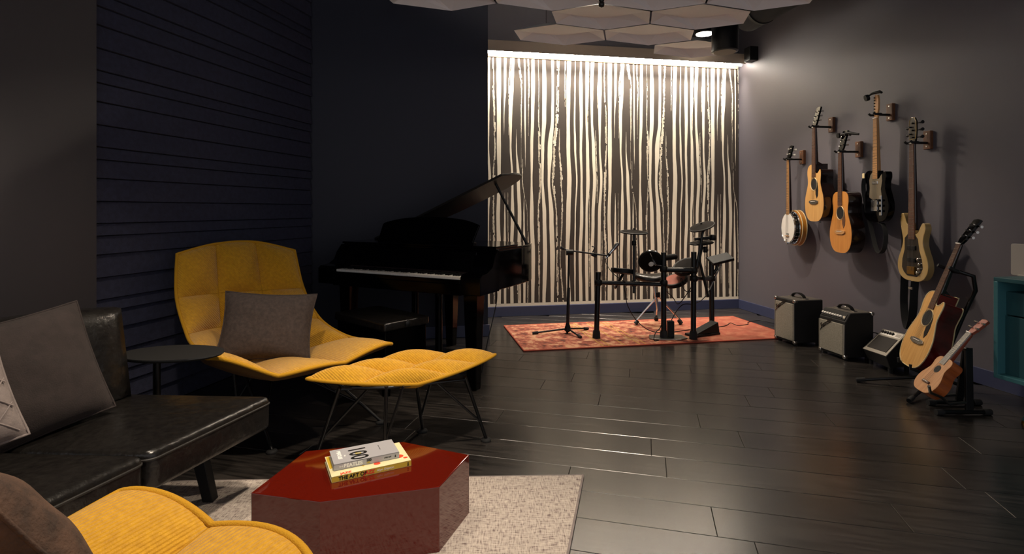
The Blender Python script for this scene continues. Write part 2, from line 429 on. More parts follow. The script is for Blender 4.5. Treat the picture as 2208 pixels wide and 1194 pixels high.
def strip(rows, ragged, sh, zt, zb, nseg, holes):
    n = len(rows)
    def at(z):
        for i in range(n-1):
            if ROWZ[i] >= z >= ROWZ[i+1]:
                f = (ROWZ[i]-z)/(ROWZ[i]-ROWZ[i+1]); a, b = rows[i], rows[i+1]
                if a is None and b is None: return None
                if a is None: c = sum(b)/2; g = max(0, (f-.35)/.65); return None if g <= 0 else (c+(b[0]-c)*g, c+(b[1]-c)*g)
                if b is None: c = sum(a)/2; g = max(0, (.65-f)/.65); return None if g <= 0 else (c+(a[0]-c)*g, c+(a[1]-c)*g)
                h = f*f*(3-2*f); return (a[0]+(b[0]-a[0])*h, a[1]+(b[1]-a[1])*h)
        return None
    prev = None; jl = jr = 0; hole = 0
    for i in range(nseg+1):
        z = zt + (zb-zt)*i/nseg; e = at(min(max(z, .1101), 2.7399))
        if e is None: prev = None; continue
        l, r = e
        if ragged:
            wd = r-l; l += rg.uniform(-.25, .25)*wd; r -= rg.uniform(-.25, .25)*wd
            if r-l < .8: r = l + .8
            if rg.random() < holes: prev = None; continue
        else:
            jl = .85*jl + rg.uniform(-.5,.5); jr = .85*jr + rg.uniform(-.5,.5); l += jl; r += jr
        cur = (tpos(l)-sh, tpos(r)-sh, z)
        if prev:
            a, b = max(MT0, prev[0]), max(MT0, prev[1]); c, d = max(MT0, cur[0]), max(MT0, cur[1])
            if prev[0] > MT0 + .003 and prev[0] < MT1+.25:
                m.add([MW(a,.0028,prev[2]), MW(b,.0028,prev[2]), MW(d,.0028,z), MW(c,.0028,z)], [(0,3,2,1)])
        prev = cur
for per in range(-1, 4):
    for rows, rag in ST:
        if not rag: strip(rows, 0, per*PER, 2.76, .13, 110, 0); continue
        for k in range(4):      # dry-brush filaments
            z = 2.76
            while z > .2:
                z2 = max(.13, z - rg.uniform(.04, .32)); a = rg.uniform(0, .7); b = a + rg.uniform(.18, .45)
                sub = [None if r is None else (r[0]+(r[1]-r[0])*a, r[0]+(r[1]-r[0])*b) for r in rows]
                strip(sub, 2, per*PER, z, z2, max(4, int((z-z2)/.012)), .05); z = z2 - rg.uniform(.005, .09)
m.add([MW(MT0,.0028,.105), MW(MT1+.2,.0028,.105), MW(MT1+.2,.0028,.135), MW(MT0,.0028,.135)], [(0,1,2,3)])
m.build('stripe_print', 'mural_cream', wb, label='cream brush stripes printed on the dark mural')

# ------------------------------------------------------------------ linear LED light over the mural
lt = thing('linear_light', 'long glowing linear light bar above the striped mural', 'light', MW(1.45, .06, 2.735))
def bar(d0, d1, z0, z1, a=.03, b=2.95):
    q = MB(); q.hexa([MW(a,d1,z0), MW(b,d1,z0), MW(b,d0,z0), MW(a,d0,z0), MW(a,d1,z1), MW(b,d1,z1), MW(b,d0,z1), MW(a,d0,z1)]); return q
bar(.002, .165, 2.757, 2.845).build('housing', 'led_housing', lt, world=True, bevel=.004)
bar(.158, .165, 2.735, 2.76).build('front_lip', 'led_housing', lt, world=True)
bar(.003, .02, 2.715, 2.757).build('rear_lip', 'led_lip', lt, world=True, bevel=.002)
q = MB(); q.tube([MW(.05,.115,2.737), MW(2.93,.115,2.737)], .016, 12); q.build('diffuser', 'led', lt, 40, world=True, label='glowing white diffuser tube')
al_ = bpy.data.lights.new('light_bar_beam', 'AREA'); al_.shape = 'RECTANGLE'; al_.size = 2.85; al_.size_y = .03; al_.energy = 38; al_.color = (1, .88, .72); al_.spread = R(75)
ao_ = bpy.data.objects.new('light_bar_beam', al_); COL.objects.link(ao_)
ao_.matrix_world = frame(MW(1.49, .115, 2.715), MD, (MN*.10 + Vector((0,0,1)))); ao_.parent = lt; ao_.matrix_basis = wm(lt).inverted() @ ao_.matrix_basis

# ------------------------------------------------------------------ faceted acoustic ceiling tiles
HT = 1.48; TZ = CH + HT
rel = dict(NL=(-.2725,-.0885), NM=(-.044,-.1865), NR=(.2325,-.0885), FR=(.2725,.0885), FM=(.044,.1865), FL=(-.2325,.0885))
proto = None
def tile(cx, cy):
    global proto
    g = {k: Vector((v[0]*HT*.985, v[1]*HT*.985, 0)) for k, v in rel.items()}
    t = thing('ceiling_tile', 'white faceted hexagonal acoustic tile of the suspended ceiling cloud', 'ceiling tile', (cx*HT, cy*HT, TZ), 0, 'faceted ceiling tiles')
    if proto is None:
        V = lambda x, y, z: Vector((x*HT, y, z))
        C = V(.0,.15,.054); iL = V(-.18,.075,.06); iR = V(.179,.075,.06); i1 = V(-.034,.175,.062); i2 = V(.066,.17,.062)
        P = [g['NL'], g['NM'], g['NR'], g['FR'], g['FM'], g['FL'], C, iL, i1, i2, iR]
        top = [p*.5 + Vector((0,.04,.085)) for p in P[:6]]; n = len(P)
        q = MB(); q.add(P + top, [(0,6,1),(1,6,2),(0,7,8,6),(6,8,9),(6,9,10,2),(0,5,7),(7,5,4,8),(8,4,9),(9,4,3,10),(10,3,2)] +
            [(i, (i+1) % 6, n+(i+1) % 6, n+i) for i in range(6)] + [(n,n+1,n+2,n+3,n+4,n+5)])
        f = q.build('tile_face', 'tile_white', t)
        q = MB()
        for a, b in ((-.12,.05),(.12,.03)): q.tube([(a,b,.08),(a,b,CEIL-TZ+.005)], .003, 6)
        s = q.build('suspension_cable', 'black', t); proto = (f, s)
    else:
        for p in proto:
            o = p.copy(); COL.objects.link(o); o.parent = t
for r, (x0, y0, ks) in enumerate([(1.137, 3.335, (0,)), (.2795, 3.064, (0,1)), (.4685, 2.782, (0,1)), (-.347, 2.502, (0,1,2,3)), (-.165, 2.22, (0,1,2,3)), (-.48, 1.94, (0,1,2,3))]):
    for k in ks: tile(x0 + k*.507, y0)

# ------------------------------------------------------------------ ceiling fittings
b0 = PX(1563, 112, 4.53)
c = thing('cylinder_downlight', 'black cylindrical downlight can hanging below the tiles near the light bar', 'light', b0)
q = MB(); q.lathe([(.098,0),(.107,.004),(.107,.24),(.104,.262)], 32); q.build('can', 'black_metal', c, 40)
q = MB(); q.lathe([(.088,.0),(.088,-.004)], 32); q.build('lens', 'lamp_face', c, 40)
q = MB(); q.tube([(0,0,.26),(0,0,CEIL-b0.z+.005)], .012, 8); q.build('stem', 'black', c, 40)
q = MB(); q.tube(cat_rom([(.110,.0,.02),(.117,0,.12),(.110,0,.24),(.06,0,.38),(.02,0,CEIL-b0.z)], 5), .004, 6); q.build('cord', 'steel', c, 40)
b0 = PX(1519, 74, 5.6)
c = thing('recessed_downlight', 'small lit round downlight glowing behind the hanging tiles', 'light', b0)
q = MB(); q.lathe([(.085,0),(.085,.01)], 24); q.build('lens', 'lamp_on', c, 40, label='glowing white lens')
q = MB(); q.lathe([(.085,.004),(.10,.002),(.10,CEIL-b0.z+.005),(.0,CEIL-b0.z+.005)], 24); q.build('can', 'black', c, 40)
b0 = PX(1297, 8, 3.6)
c = thing('spot_head', 'small black spotlight head on a rod among the ceiling tiles', 'light', b0)
q = MB(); q.lathe([(.002,-.026),(.016,-.022),(.02,-.008),(.02,.004),(.014,.012),(.018,.02),(.02,.035),(.016,.055),(.002,.06)], 16); q.build('head', 'black_metal', c, 60)
q = MB(); gp = Vector((.628-b0.x, 3.841-b0.y, TZ-b0.z)); q.tube([(0,0,.05), gp - Vector((0,.02,.012)), gp, (gp.x, gp.y, CEIL-b0.z+.005)], [.008,.006,.0035,.0035], 8); q.build('rod', 'black', c, 60)
d0 = PX(1790, -14, 4.1)
c = thing('ceiling_duct', 'dark round duct running along the ceiling above the guitar wall', 'duct', d0)
q = MB(); q.tube([RW(1.0,.55,d0.z+.16), RW(4.5,.55,d0.z+.16)], .15, 28); q.build('pipe', 'ceiling_black', c, 40, world=True)
for s in (1.2, 2.2, 3.3):
    q = MB(); q.tube([RW(s,.55,d0.z+.16), RW(s+.03,.55,d0.z+.16)], .157, 28); q.build('joint_ring', 'black', c, 40, world=True)
    q = MB(); q.tube([RW(s+.015,.55,d0.z+.3), RW(s+.015,.55,CEIL+.005)], .006, 6); q.build('hanger_rod', 'black', c, 40, world=True)
p = RW(.30, .05, 2.73)
c = thing('corner_speaker', 'small black speaker box on guitar wall beside the light bar', 'speaker', p, R(-80.7))
q = MB(); q.box((0,0,.07), (.11,.1,.15)); q.build('cabinet', 'black', c, bevel=.006)
q = MB(); q.box((-.056,0,.02), (.01,.07,.05)); q.build('bracket', 'white', c, bevel=.002)
# ================================================================== FURNITURE
# ---- rugs
c1, c2, c3, c4 = FL(1257,1028), FL(345,1042), Vector((-1.62,.0,0)), Vector((-.217,.0,0))
o = thing('area_rug', 'cream heathered flat-woven rug under the red lacquer table', 'rug', (-.4, 1.5, 0))
q = MB(); q.prism([(c3.x,c3.y),(c4.x,c4.y),(c1.x,c1.y),(c2.x,c2.y)], .0005, .0095); q.build('pile', 'rug_cream', o, world=True, bevel=.003)
q = MB(); P = [Vector((p.x,p.y,.006)) for p in (c3,c4,c1,c2)]
for i in range(4): q.tube([P[i], P[(i+1) % 4]], .0055, 6)
q.build('binding', 'pillow_quilt', o, 60, world=True)

g1, g2, g4 = FL(1130,758), FL(1080,704), FL(1582,683)
ex = (FL(1671,731) - g1).normalized(); ey = Vector((-ex.y, ex.x, 0)); dep = (g2-g1).dot(ey); wid = 2.42
o = thing('patterned_rug', 'orange-red patchwork oriental rug beneath the drum kit', 'rug', g1, math.atan2(ex.y, ex.x))
q = MB(); q.box((wid/2, dep/2, .005), (wid, dep, .009)); q.build('pile', 'rug_red', o, bevel=.003)
q = MB(); cs = [(0,0,.006),(wid,0,.006),(wid,dep,.006),(0,dep,.006)]
for i in range(4): q.tube([cs[i], cs[(i+1) % 4]], .0065, 6)
q.build('binding', 'rug_edge', o, 60)
q = MB()
for x in (.66, .71, .84, .98, 1.03): q.add([(x,.02,.0101),(x+.012,.02,.0101),(x+.012-.03,dep-.02,.0101),(x-.03,dep-.02,.0101)], [(0,1,2,3)])
q.build('woven_band', 'rug_line', o)

# ---- lounge chair
YAW = .7248; CHC = Vector((-1.129, 2.483, 0))*1.15
def sym(n, L, Rr):  # local (x, back, z), then slide on to the measured sight lines
    out = []
    for sx, px in ((-1, L), (1, Rr)):
        x, y, z = sx*n[0], -n[1], n[2]
        if px:
            c, s = math.cos(YAW), math.sin(YAW); Y = CHC.y + x*s + y*c
            p = PX(px[0], px[1], Y) - CHC; x, y, z = p.x*c + p.y*s, -p.x*s + p.y*c, p.z
        out.append(Vector((x, y, z)))
    return out
def wm_c(p, u, v, Y):
    q_ = PX(u, v, Y) - CHC; c, s = math.cos(YAW), math.sin(YAW); return Vector((q_.x*c + q_.y*s, -q_.x*s + q_.y*c, q_.z))
rows = []
for e, s, ep, sp in [
    ((.331,-.56,.86), (.114,-.635,.912), ((381,548),(635,540)), ((465,526),(551,522))),
    ((.351,-.454,.6255), (.122,-.531,.621), ((380,642),(654,621)), ((471,632),(565,626))),
    ((.35,-.196,.467), (.13,-.44,.44), ((402,722),(689,686)), None),
    ((.369,.087,.436), (.135,-.22,.315), ((418,750),(741,722)), None),
    ((.388,.32,.46), (.138,.22,.33), None, None),
    ((.407,.558,.486), (.15,.61,.405), ((448,772),(844,741)), None)]:
    E_ = sym(e, *(ep or (None,None))); S_ = sym(s, *(sp or (None,None))); rows.append([E_[0], S_[0], S_[1], E_[1]])
rows[5][0] = wm_c(rows[5][0], 448, 772, 2.32)
rows[4][0] = rows[3][0].lerp(rows[5][0], .5) + Vector((-.01,0,-.012)); rows[4][3] = rows[3][3].lerp(rows[5][3], .5) + Vector((.01,0,-.012))
NU, NV = 14, 12
cross = [cat_rom(r, NU) for r in rows]                   # 3*NU+1 points per row
cols = [cat_rom([cross[i][j] for i in range(len(rows))], NV) for j in range(3*NU+1)]
nu, nv = 3*NU+1, 5*NV+1
G = [[cols[j][i] for j in range(nu)] for i in range(nv)]
for i in range(nv-1-NV, nv):
    for j in range(nu):
        wgt = ((i-(nv-1-NV))/NV)**2; fu = (j % NU)/NU if j < nu-1 else 0
        G[i][j] = G[i][j] + Vector((0, -.012*math.sin(math.pi*fu)*wgt, (.022*math.sin(math.pi*fu) - .004)*wgt))
def gn(i, j):
    a = G[min(i+1,nv-1)][j]-G[max(i-1,0)][j]; b = G[i][min(j+1,nu-1)]-G[i][max(j-1,0)]; n = b.cross(a)
    return -n.normalized()
seams = [0, NV, 2*NV, 3*NV+4, 5*NV]
def bul(i, j):
    fu = (j % NU)/NU if j < nu-1 else 0
    fv = 0
    for a, b in zip(seams, seams[1:]):
        if a <= i < b: fv = (i-a)/(b-a)
    return (max(0, math.sin(math.pi*fu))**.65) * (max(0, math.sin(math.pi*fv))**.65)
top = [[G[i][j] + gn(i,j)*(.003 + .052*bul(i,j)) for j in range(nu)] for i in range(nv)]
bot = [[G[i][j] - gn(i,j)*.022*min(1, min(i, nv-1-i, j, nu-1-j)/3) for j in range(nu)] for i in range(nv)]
def shell_mb():
    q = MB(); q.add([p for r in top for p in r], [(i*nu+j, i*nu+j+1, (i+1)*nu+j+1, (i+1)*nu+j) for i in range(nv-1) for j in range(nu-1)]); return q
def under_mb():
    q = MB(); q.add([p for r in bot for p in r], [(i*nu+j, (i+1)*nu+j, (i+1)*nu+j+1, i*nu+j+1) for i in range(nv-1) for j in range(nu-1)]); return q
edge = [top[0][j] for j in range(nu)] + [top[i][nu-1] for i in range(1, nv)] + [top[nv-1][j] for j in range(nu-2, -1, -1)] + [top[i][0] for i in range(nv-2, 0, -1)]
ch = thing('lounge_chair', 'yellow quilted lounge chair with high back beside the black side table', 'chair', CHC, YAW)
shl = shell_mb().build('seat_shell', 'yellow', ch, 60)
und = under_mb().build('shell_underside', 'shell_under', ch, 60)
q = MB(); q.loop(edge, .009, 8); pip = q.build('piping', 'yellow_piping', ch, 60)
for j in (NU, 2*NU):
    q = MB(); q.tube([top[i][j] for i in range(nv)], .002, 6); q.build('stitched_seam', 'yellow_seam_shade', ch, 60)
for i in seams[1:-1]:
    q = MB(); q.tube([top[i][j] for j in range(nu)], .002, 6); q.build('stitched_seam', 'yellow_seam_shade', ch, 60)
# wire base: four legs with braces on round glides
Mi = wm(ch).inverted()
FA, FB = FL(586,975), FL(821,912); FC = FL(639,877)
fe = (FB-FA).normalized(); FD = FC - fe*.30; FC2 = FC + fe*.24
def leg(par, foot, tp, tp2, name='leg'):
    f = Vector(foot) + Vector((0,0,.012)); q = MB()
    q.tube([tp, f], .0085, 8); k = Vector(tp).lerp(f, .72)
    o = q.build(name, 'black_metal', par, 60); q = MB(); q.tube([tp2, k], .006, 8); q.build('leg_brace', 'black_metal', par, 60)
    q = MB(); q.lathe([(.024,0),(.026,.004),(.022,.011),(.010,.014)], 16, Matrix.Translation((foot[0],foot[1],0))); q.build('glide', 'rubber', o, 60)
    return o
for ft, tx, ty, bx, by in ((FA,-.17,-.18,-.02,-.12), (FB,.17,-.18,.02,-.10), (FC2,.15,.12,.02,.06), (FD,-.15,.12,-.02,.06)):
    fl_ = Mi @ ft; leg(ch, (fl_.x, fl_.y, 0), (tx, ty, .315), (bx, by, .30))
q = MB(); q.tube([(-.17,-.18,.31),(.17,-.18,.31),(.15,.12,.31),(-.15,.12,.31),(-.17,-.18,.31)], .008, 8); q.build('under_frame', 'black_metal', ch, 60)

# second chair, seen over its seat
ch2 = dup(ch)
ch2['label'] = 'yellow quilted lounge chair facing the red table, holding the fuzzy brown pillow'
yaw2 = R(155); ch2.rotation_euler = (0, 0, yaw2)
tipL = top[nv-1][nu-1]; tgt = PX(258, 1078, 1.27)
rot = Matrix.Rotation(yaw2, 3, 'Z') @ tipL; ch2.location = (tgt.x - rot.x, tgt.y - rot.y, .0085)

# ---- pillows
def pillow(name, label, mt, w_, h_, t_, loc, rot, quilt=None, pinch=.10, group=None):
    n = 22; q = MB()
    for sgn in (-1, 1):
        vs = []
        for i in range(n+1):
            for j in range(n+1):
                u, v = -1+2*j/n, -1+2*i/n
                x = u*(1 - pinch*(1-v*v)*.55); z = v*(1 - pinch*(1-u*u)*.55)
                b = (max(0,1-abs(u)**2.6)*max(0,1-abs(v)**2.6))**.5
                wr = 1 + .05*math.sin(7*u+3*v)*math.cos(5*v-2*u)
                vs.append((x*w_/2, sgn*b*t_/2*wr, z*h_/2))
        fs = [(i*(n+1)+j, i*(n+1)+j+1, (i+1)*(n+1)+j+1, (i+1)*(n+1)+j) for i in range(n) for j in range(n)]
        q.add(vs, fs if sgn < 0 else [f[::-1] for f in fs])
    root = thing(name, label, 'pillow', loc, rot, group)
    q.build('cover', mt, root, 80)
    q = MB(); r = []
    for k in range(4*n):
        s, t = divmod(k, n); f = -1 + 2*t/n
        u, v = ((f,-1),(1,f),(-f,1),(-1,-f))[s]
        r.append((u*(1 - pinch*(1-v*v)*.55)*w_/2, 0, v*(1 - pinch*(1-u*u)*.55)*h_/2))
    q.loop(r, .004, 6); q.build('seam', mt, root, 80)
    if quilt:
        q = MB()
        for k in range(-4, 5):
            for d in (-1, 1):
                path = []
                for e in range(17):
                    u = -1+2*e/16; v = d*u + k*.42
                    if abs(v) < .96 and abs(u) < .96:
                        b = (max(0,1-abs(u)**2.6)*max(0,1-abs(v)**2.6))**.5
                        wr = 1 + .05*math.sin(7*u+3*v)*math.cos(5*v-2*u)
                        path.append((u*w_/2, -b*t_/2*wr+.001, v*h_/2))
                if len(path) > 2: q.tube(path, .0022, 5)
        q.build('quilting', mt, root, 80)
    return root
pillow('throw_pillow', 'charcoal brown square pillow leaning in the yellow chair beside the black side table', 'pillow_brown', .455, .36, .16, PX(577,703,2.80), (R(-24), R(4.5), R(16)), pinch=.14)
pillow('throw_pillow', 'fuzzy dark brown pillow on the yellow chair facing the red table', 'pillow_fuzzy', .36, .34, .15, (-.875, .885, .565), (R(-30), R(8), R(158)), pinch=.12)

# ---- ottoman
OC = Vector((-.475, 2.435, 0)); OY = R(36)
ot = thing('ottoman', 'yellow quilted ottoman on thin black legs behind the red table', 'ottoman', OC, OY)
oc_px = {'L': PZ(662,816,.405), 'R': PZ(1068,764,.405), 'N': PZ(905,832,.36), 'F': PZ(868,768,.395)}
Mo = wm(ot).inverted(); K = {k: Mo @ v for k, v in oc_px.items()}
q = MB(); n = 30; tp = []; bt = []
for i in range(n+1):
    for j in range(n+1):
        u, v = j/n, i/n     # u: L->N / F->R ; v: near edge -> far edge
        A = K['L'].lerp(K['N'], u); B = K['F'].lerp(K['R'], u); p = A.lerp(B, v)
        c_ = p.copy(); ctr = (K['L']+K['R']+K['N']+K['F'])/4
        f = 1 + .10*(math.sin(math.pi*u)*(abs(v-.5)*2)**3 + math.sin(math.pi*v)*(abs(u-.5)*2)**3)
        p = Vector((ctr.x + (p.x-ctr.x)*f, ctr.y + (p.y-ctr.y)*f, p.z))
        kn = max((u*(1-v))**4, ((1-u)*v)**4)*.16; p = Vector((p.x+(ctr.x-p.x)*kn, p.y+(ctr.y-p.y)*kn, p.z))
        bu = (abs(math.sin(2*math.pi*u))**.55)*(abs(math.sin(3*math.pi*v))**.55)
        ed = min(u, 1-u, v, 1-v); p.z -= .02*math.sin(math.pi*u)*math.sin(math.pi*v)
        tp.append(p + Vector((0,0,.003+.05*bu))); bt.append(p - Vector((0,0,.035*min(1, ed*6))))
fs = [(i*(n+1)+j, i*(n+1)+j+1, (i+1)*(n+1)+j+1, (i+1)*(n+1)+j) for i in range(n) for j in range(n)]
q.add(tp, fs); q.build('cushion', 'yellow', ot, 70)
q = MB(); q.add(bt, [f[::-1] for f in fs]); q.build('underside', 'yellow_piping', ot, 70)
E_ = [tp[j] for j in range(n+1)] + [tp[i*(n+1)+n] for i in range(1,n+1)] + [tp[n*(n+1)+j] for j in range(n-1,-1,-1)] + [tp[i*(n+1)] for i in range(n-1,0,-1)]
q = MB(); q.loop([p - Vector((0,0,.004)) for p in E_], .008, 8); q.build('piping', 'yellow_piping', ot, 60)
for ft, a, b in ((FL(1048,950), PX(1003,812,2.50), PX(943,826,2.42)), (FL(911,930), PX(898,826,2.50), PX(930,820,2.5)), (FL(681,991), PX(733,835,2.27), PX(797,835,2.33)), (FL(829,1010), PX(833,832,2.27), PX(870,832,2.28))):
    leg(ot, tuple(Mo @ ft), tuple(Mo @ a), tuple(Mo @ b))
q = MB(); q.tube([Mo @ p for p in (PX(1003,818,2.50), PX(898,826,2.50), PX(733,838,2.27), PX(833,836,2.27), PX(1003,818,2.50))], .007, 8); q.build('under_frame', 'black_metal', ot, 60)

# ---- side table
tb = PZ(372, 759, .53)
o = thing('side_table', 'black rounded side table on a thin post between the sofa and yellow chair', 'table', (tb.x, tb.y, 0))
q = MB(); q.lathe([(.18,.514),(.198,.517),(.206,.524),(.204,.53)], 56, Matrix.Diagonal((1,.60,1,1))); q.build('top', 'black_matte', o, 50)
q = MB(); q.tube([(-.085,.03,.010),(-.085,.03,.518)], .0145, 16); q.build('post', 'black_metal', o, 50)
q = MB(); q.lathe([(.10,0),(.10,.008),(.092,.012)], 40, Matrix.Translation((-.10,.10,0))); q.build('base', 'black_metal', o, 50)

# ---- coffee table with books
hexp = [(541,1062),(690,1081),(947,1049),(1012,980),(870,952),(659,972)]
TT = .222; pts = [PZ(u, v, TT) for u, v in hexp]; ctr = sum(pts, Vector())/6; ctr.z = 0
o = thing('coffee_table', 'glossy dark red lacquered hexagonal block table on the cream rug', 'table', ctr)
q = MB(); q.prism([(p.x-ctr.x, p.y-ctr.y) for p in pts], .0085, TT); q.build('block', 'lacquer', o, bevel=.003, seg=3)

def text(body, size, Mx, mt, parent, name, shear=0, bold=0, sx=1, depth=.0002):
    cu = bpy.data.curves.new(name, 'FONT'); cu.body = body; cu.size = size; cu.align_x = 'LEFT'; cu.align_y = 'CENTER'
    cu.shear = shear; cu.offset = bold; cu.extrude = depth
    tmp = bpy.data.objects.new('tmp', cu); COL.objects.link(tmp)
    dg = bpy.context.evaluated_depsgraph_get(); me = bpy.data.meshes.new_from_object(tmp.evaluated_get(dg))
    bpy.data.objects.remove(tmp); me.materials.clear(); me.materials.append(M[mt]); me.name = name
    me.transform(Matrix.Diagonal((sx,1,1,1))); me.transform(Mx)
    ob = bpy.data.objects.new(name, me); COL.objects.link(ob); ob.parent = parent; return ob
def book(label, fl_px, fr_px, bl_px, z0, th, cover, spine, group=None):
    a, b, c_ = PZ(*fl_px, z0), PZ(*fr_px, z0), PZ(*bl_px, z0)
    w_ = (b-a).length; ex = (b-a).normalized(); ey = Vector((-ex.y, ex.x, 0)); d_ = (c_-a).dot(ey)
    root = thing('book', label, 'book', a, math.atan2(ex.y, ex.x), group)
    q = MB(); q.box((w_/2, d_/2, th-.0012), (w_, d_, .0024)); q.build('front_cover', cover, root, bevel=.0006)
    q = MB(); q.box((w_/2, d_/2, .0012), (w_, d_, .0024)); q.build('back_cover', cover, root, bevel=.0006)
    q = MB(); q.box((w_/2, .0012, th/2), (w_, .0024, th)); q.build('spine', spine, root, bevel=.0006)
    q = MB(); q.box((w_/2, d_/2-.001, th/2), (w_-.008, d_-.007, th-.005)); q.build('pages', 'page', root)
    return root, w_, d_
SP = lambda x, z: Matrix.Translation((x, -.0003, z)) @ Matrix.Rotation(R(90), 4, 'X')      # on the spine
b1, w1, d1 = book('yellow and cream hardback book, bottom of the stack on red table', (715,1042), (887,1004), (644.5,1008), TT, .0195, 'cover_cream', 'cover_yellow')
text('THE ART OF', .0165, SP(.022,.0098), 'ink_black', b1, 'spine_title', bold=.0006)
text('JAZZ', .0158, SP(.104,.0100), 'ink_red', b1, 'spine_title_red', shear=.2, bold=.0009)
text('Alyn Shipton', .0115, SP(.147,.0098), 'ink_white', b1, 'spine_author', shear=.15)
q = MB(); q.box((.256, -.0004, .0125), (.004,.0004,.0055)); q.box((.256, -.0004, .006), (.0055,.0004,.0045)); q.build('spine_mark', 'ink_black', b1)
q = MB(); q.prism([(.003,d1-.004),(.003,.06),(.02,.07),(.05,.045),(.08,.06),(.11,.03),(.13,.07),(.12,d1-.004)], .0195, .0197); q.build('cover_patch', 'cover_yellow', b1)
for k, (x, y, r_) in enumerate(((.155,.03,.012),(.235,.05,.018),(.255,.03,.008))):
    q = MB(); q.prism([(x+r_*math.cos(t*.52), y+r_*.8*math.sin(t*.52)) for t in range(12)], .0195, .0197); q.build('cover_dot', 'ink_red', b1)
text('JAZZ', .016, Matrix.Translation((.03,.012,.0196)), 'ink_red', b1, 'cover_print', bold=.001)
b2, w2, d2 = book('grey hardback book with looping black numerals, top of the stack', (720,1016), (861,987), (678,991), TT+.0197, .0215, 'cover_grey', 'cover_grey')
text('THE', .008, SP(.016,.0108), 'ink_white', b2, 'spine_small')
text('BEATLES', .0165, SP(.032,.0108), 'ink_white', b2, 'spine_title', bold=.0007)
text('100', .0115, SP(.107,.0145), 'ink_black', b2, 'spine_number', bold=.0008)
text('100', .0085, SP(.107,.0062), 'ink_yellow', b2, 'spine_number_yellow', bold=.0005)
q = MB(); [q.box((.170+.0042*k, -.0004, .0108+.0006*(k%2)), (.003, .0004, .003+.001*(k%3))) for k in range(6)]; q.build('spine_author', 'ink_black', b2)
q = MB(); q.box((.2075, -.0004, .0125), (.0035,.0004,.004)); q.box((.2075, -.0004, .008), (.005,.0004,.0035)); q.build('spine_mark', 'ink_black', b2)
TOP = lambda x, y, a: Matrix.Translation((x, y, .0215)) @ Matrix.Rotation(R(a), 4, 'Z')
text('BEATLES', .017, TOP(.026, d2-.018, -90), 'ink_white', b2, 'cover_title', bold=.0012)
text('THE', .007, TOP(.043, d2-.055, -90), 'ink_white', b2, 'cover_small', bold=.0004)
text('100', .082, TOP(.086, d2-.014, -90), 'ink_black', b2, 'cover_number', bold=.0018, sx=.78)
text('&', .03, TOP(.088, d2-.055, -90), 'ink_yellow', b2, 'cover_flourish', bold=.0)
q = MB(); [q.box((.165, d2-.03-.005*k, .0216), (.0022, .0036, .0003)) for k in range(8)]; q.build('cover_author', 'ink_black', b2)

# ---- sofa
SZ = .40
def roundslab(poly, z0, z1, r, dome=.012, seg=5):
    """closed cushion from polygon: rounded top and bottom edges, softly domed"""
    n = len(poly); cx_ = sum(p[0] for p in poly)/n; cy_ = sum(p[1] for p in poly)/n
    def off(d):
        out = []
        for i in range(n):
            a, b, c_ = Vector(poly[i-1]).to_2d(), Vector(poly[i]).to_2d(), Vector(poly[(i+1) % n]).to_2d()
            e1 = (b-a).normalized(); e2 = (c_-b).normalized(); n1 = Vector((-e1.y, e1.x)); n2 = Vector((-e2.y, e2.x)); bis = (n1+n2)
            bis = bis/max(.35, bis.length_squared)*2; out.append((b.x+bis.x*d, b.y+bis.y*d))
        return out
    q = MB(); rings = []
    for k in range(seg+1): t = math.pi/2*k/seg; rings.append((off(r*(1-math.sin(t))), z0 + r*(1-math.cos(t))))
    for k in range(seg+1): t = math.pi/2*k/seg; rings.append((off(r*(1-math.cos(t))), z1 - r + r*math.sin(t)))
    for f in (.7, .4, .15): rings.append(([(cx_+(p[0]-cx_)*f, cy_+(p[1]-cy_)*f) for p in off(r)], z1 + dome*(1-f*f)))
    vs = [(p[0], p[1], z) for P, z in rings for p in P]; m_ = len(rings)
    fs = [(i*n+k, i*n+(k+1) % n, (i+1)*n+(k+1) % n, (i+1)*n+k) for i in range(m_-1) for k in range(n)] + [tuple(range(n))[::-1], tuple(range((m_-1)*n, m_*n))]
    return q.add(vs, fs)
def dens(poly, k=8):
    out = []
    for i in range(len(poly)):
        a, b = Vector(poly[i]), Vector(poly[(i+1) % len(poly)])
        for t in range(k): out.append(tuple(a.lerp(b, t/k)))
    return out
def fillet(poly, r, k=5):
    out = []
    n = len(poly)
    for i in range(n):
        a, b, c_ = Vector(poly[i-1]), Vector(poly[i]), Vector(poly[(i+1) % n]); p0 = b + (a-b).normalized()*r; p1 = b + (c_-b).normalized()*r
        for t in range(k+1): f = t/k; out.append(tuple((1-f)**2*p0 + 2*f*(1-f)*b + f*f*p1))
    return out
A1, A2 = PZ(588,852,SZ).to_2d(), PZ(320,977,SZ).to_2d()
SU = (A1-A2).normalized(); A3 = A2 - SU*.85; LX = Vector((-.98,.05)).normalized(); DP = .78
so = thing('sofa', 'black leather armless sofa with angled cushions along the slatted wall', 'sofa', (A2.x-.3, A2.y, 0))
def ccw(P):
    a = sum(P[i-1][0]*P[i][1]-P[i][0]*P[i-1][1] for i in range(len(P))); return P if a > 0 else P[::-1]
def seat(Af, Ab, nm):
    P = ccw(fillet([Ab, Af, Af+LX*DP, Ab+LX*DP], .035))
    q = roundslab([tuple(p) for p in P], SZ-.125, SZ, .022, .014)
    o = q.build(nm, 'leather', so, 70, world=True); P2 = [Vector((p[0], p[1], SZ-.026)) for p in P]
    q = MB(); q.loop(P2, .0042, 6); o2 = q.build('piping', 'leather_seam', o, 70); o2.parent = o
    me = o2.data; Mi2 = wm(so).inverted(); me.transform(Mi2)
    return o
seat(A1, A2+SU*.004, 'seat_cushion'); seat(A2-SU*.004, A3, 'seat_cushion')
Bk = LX*(DP-.03)
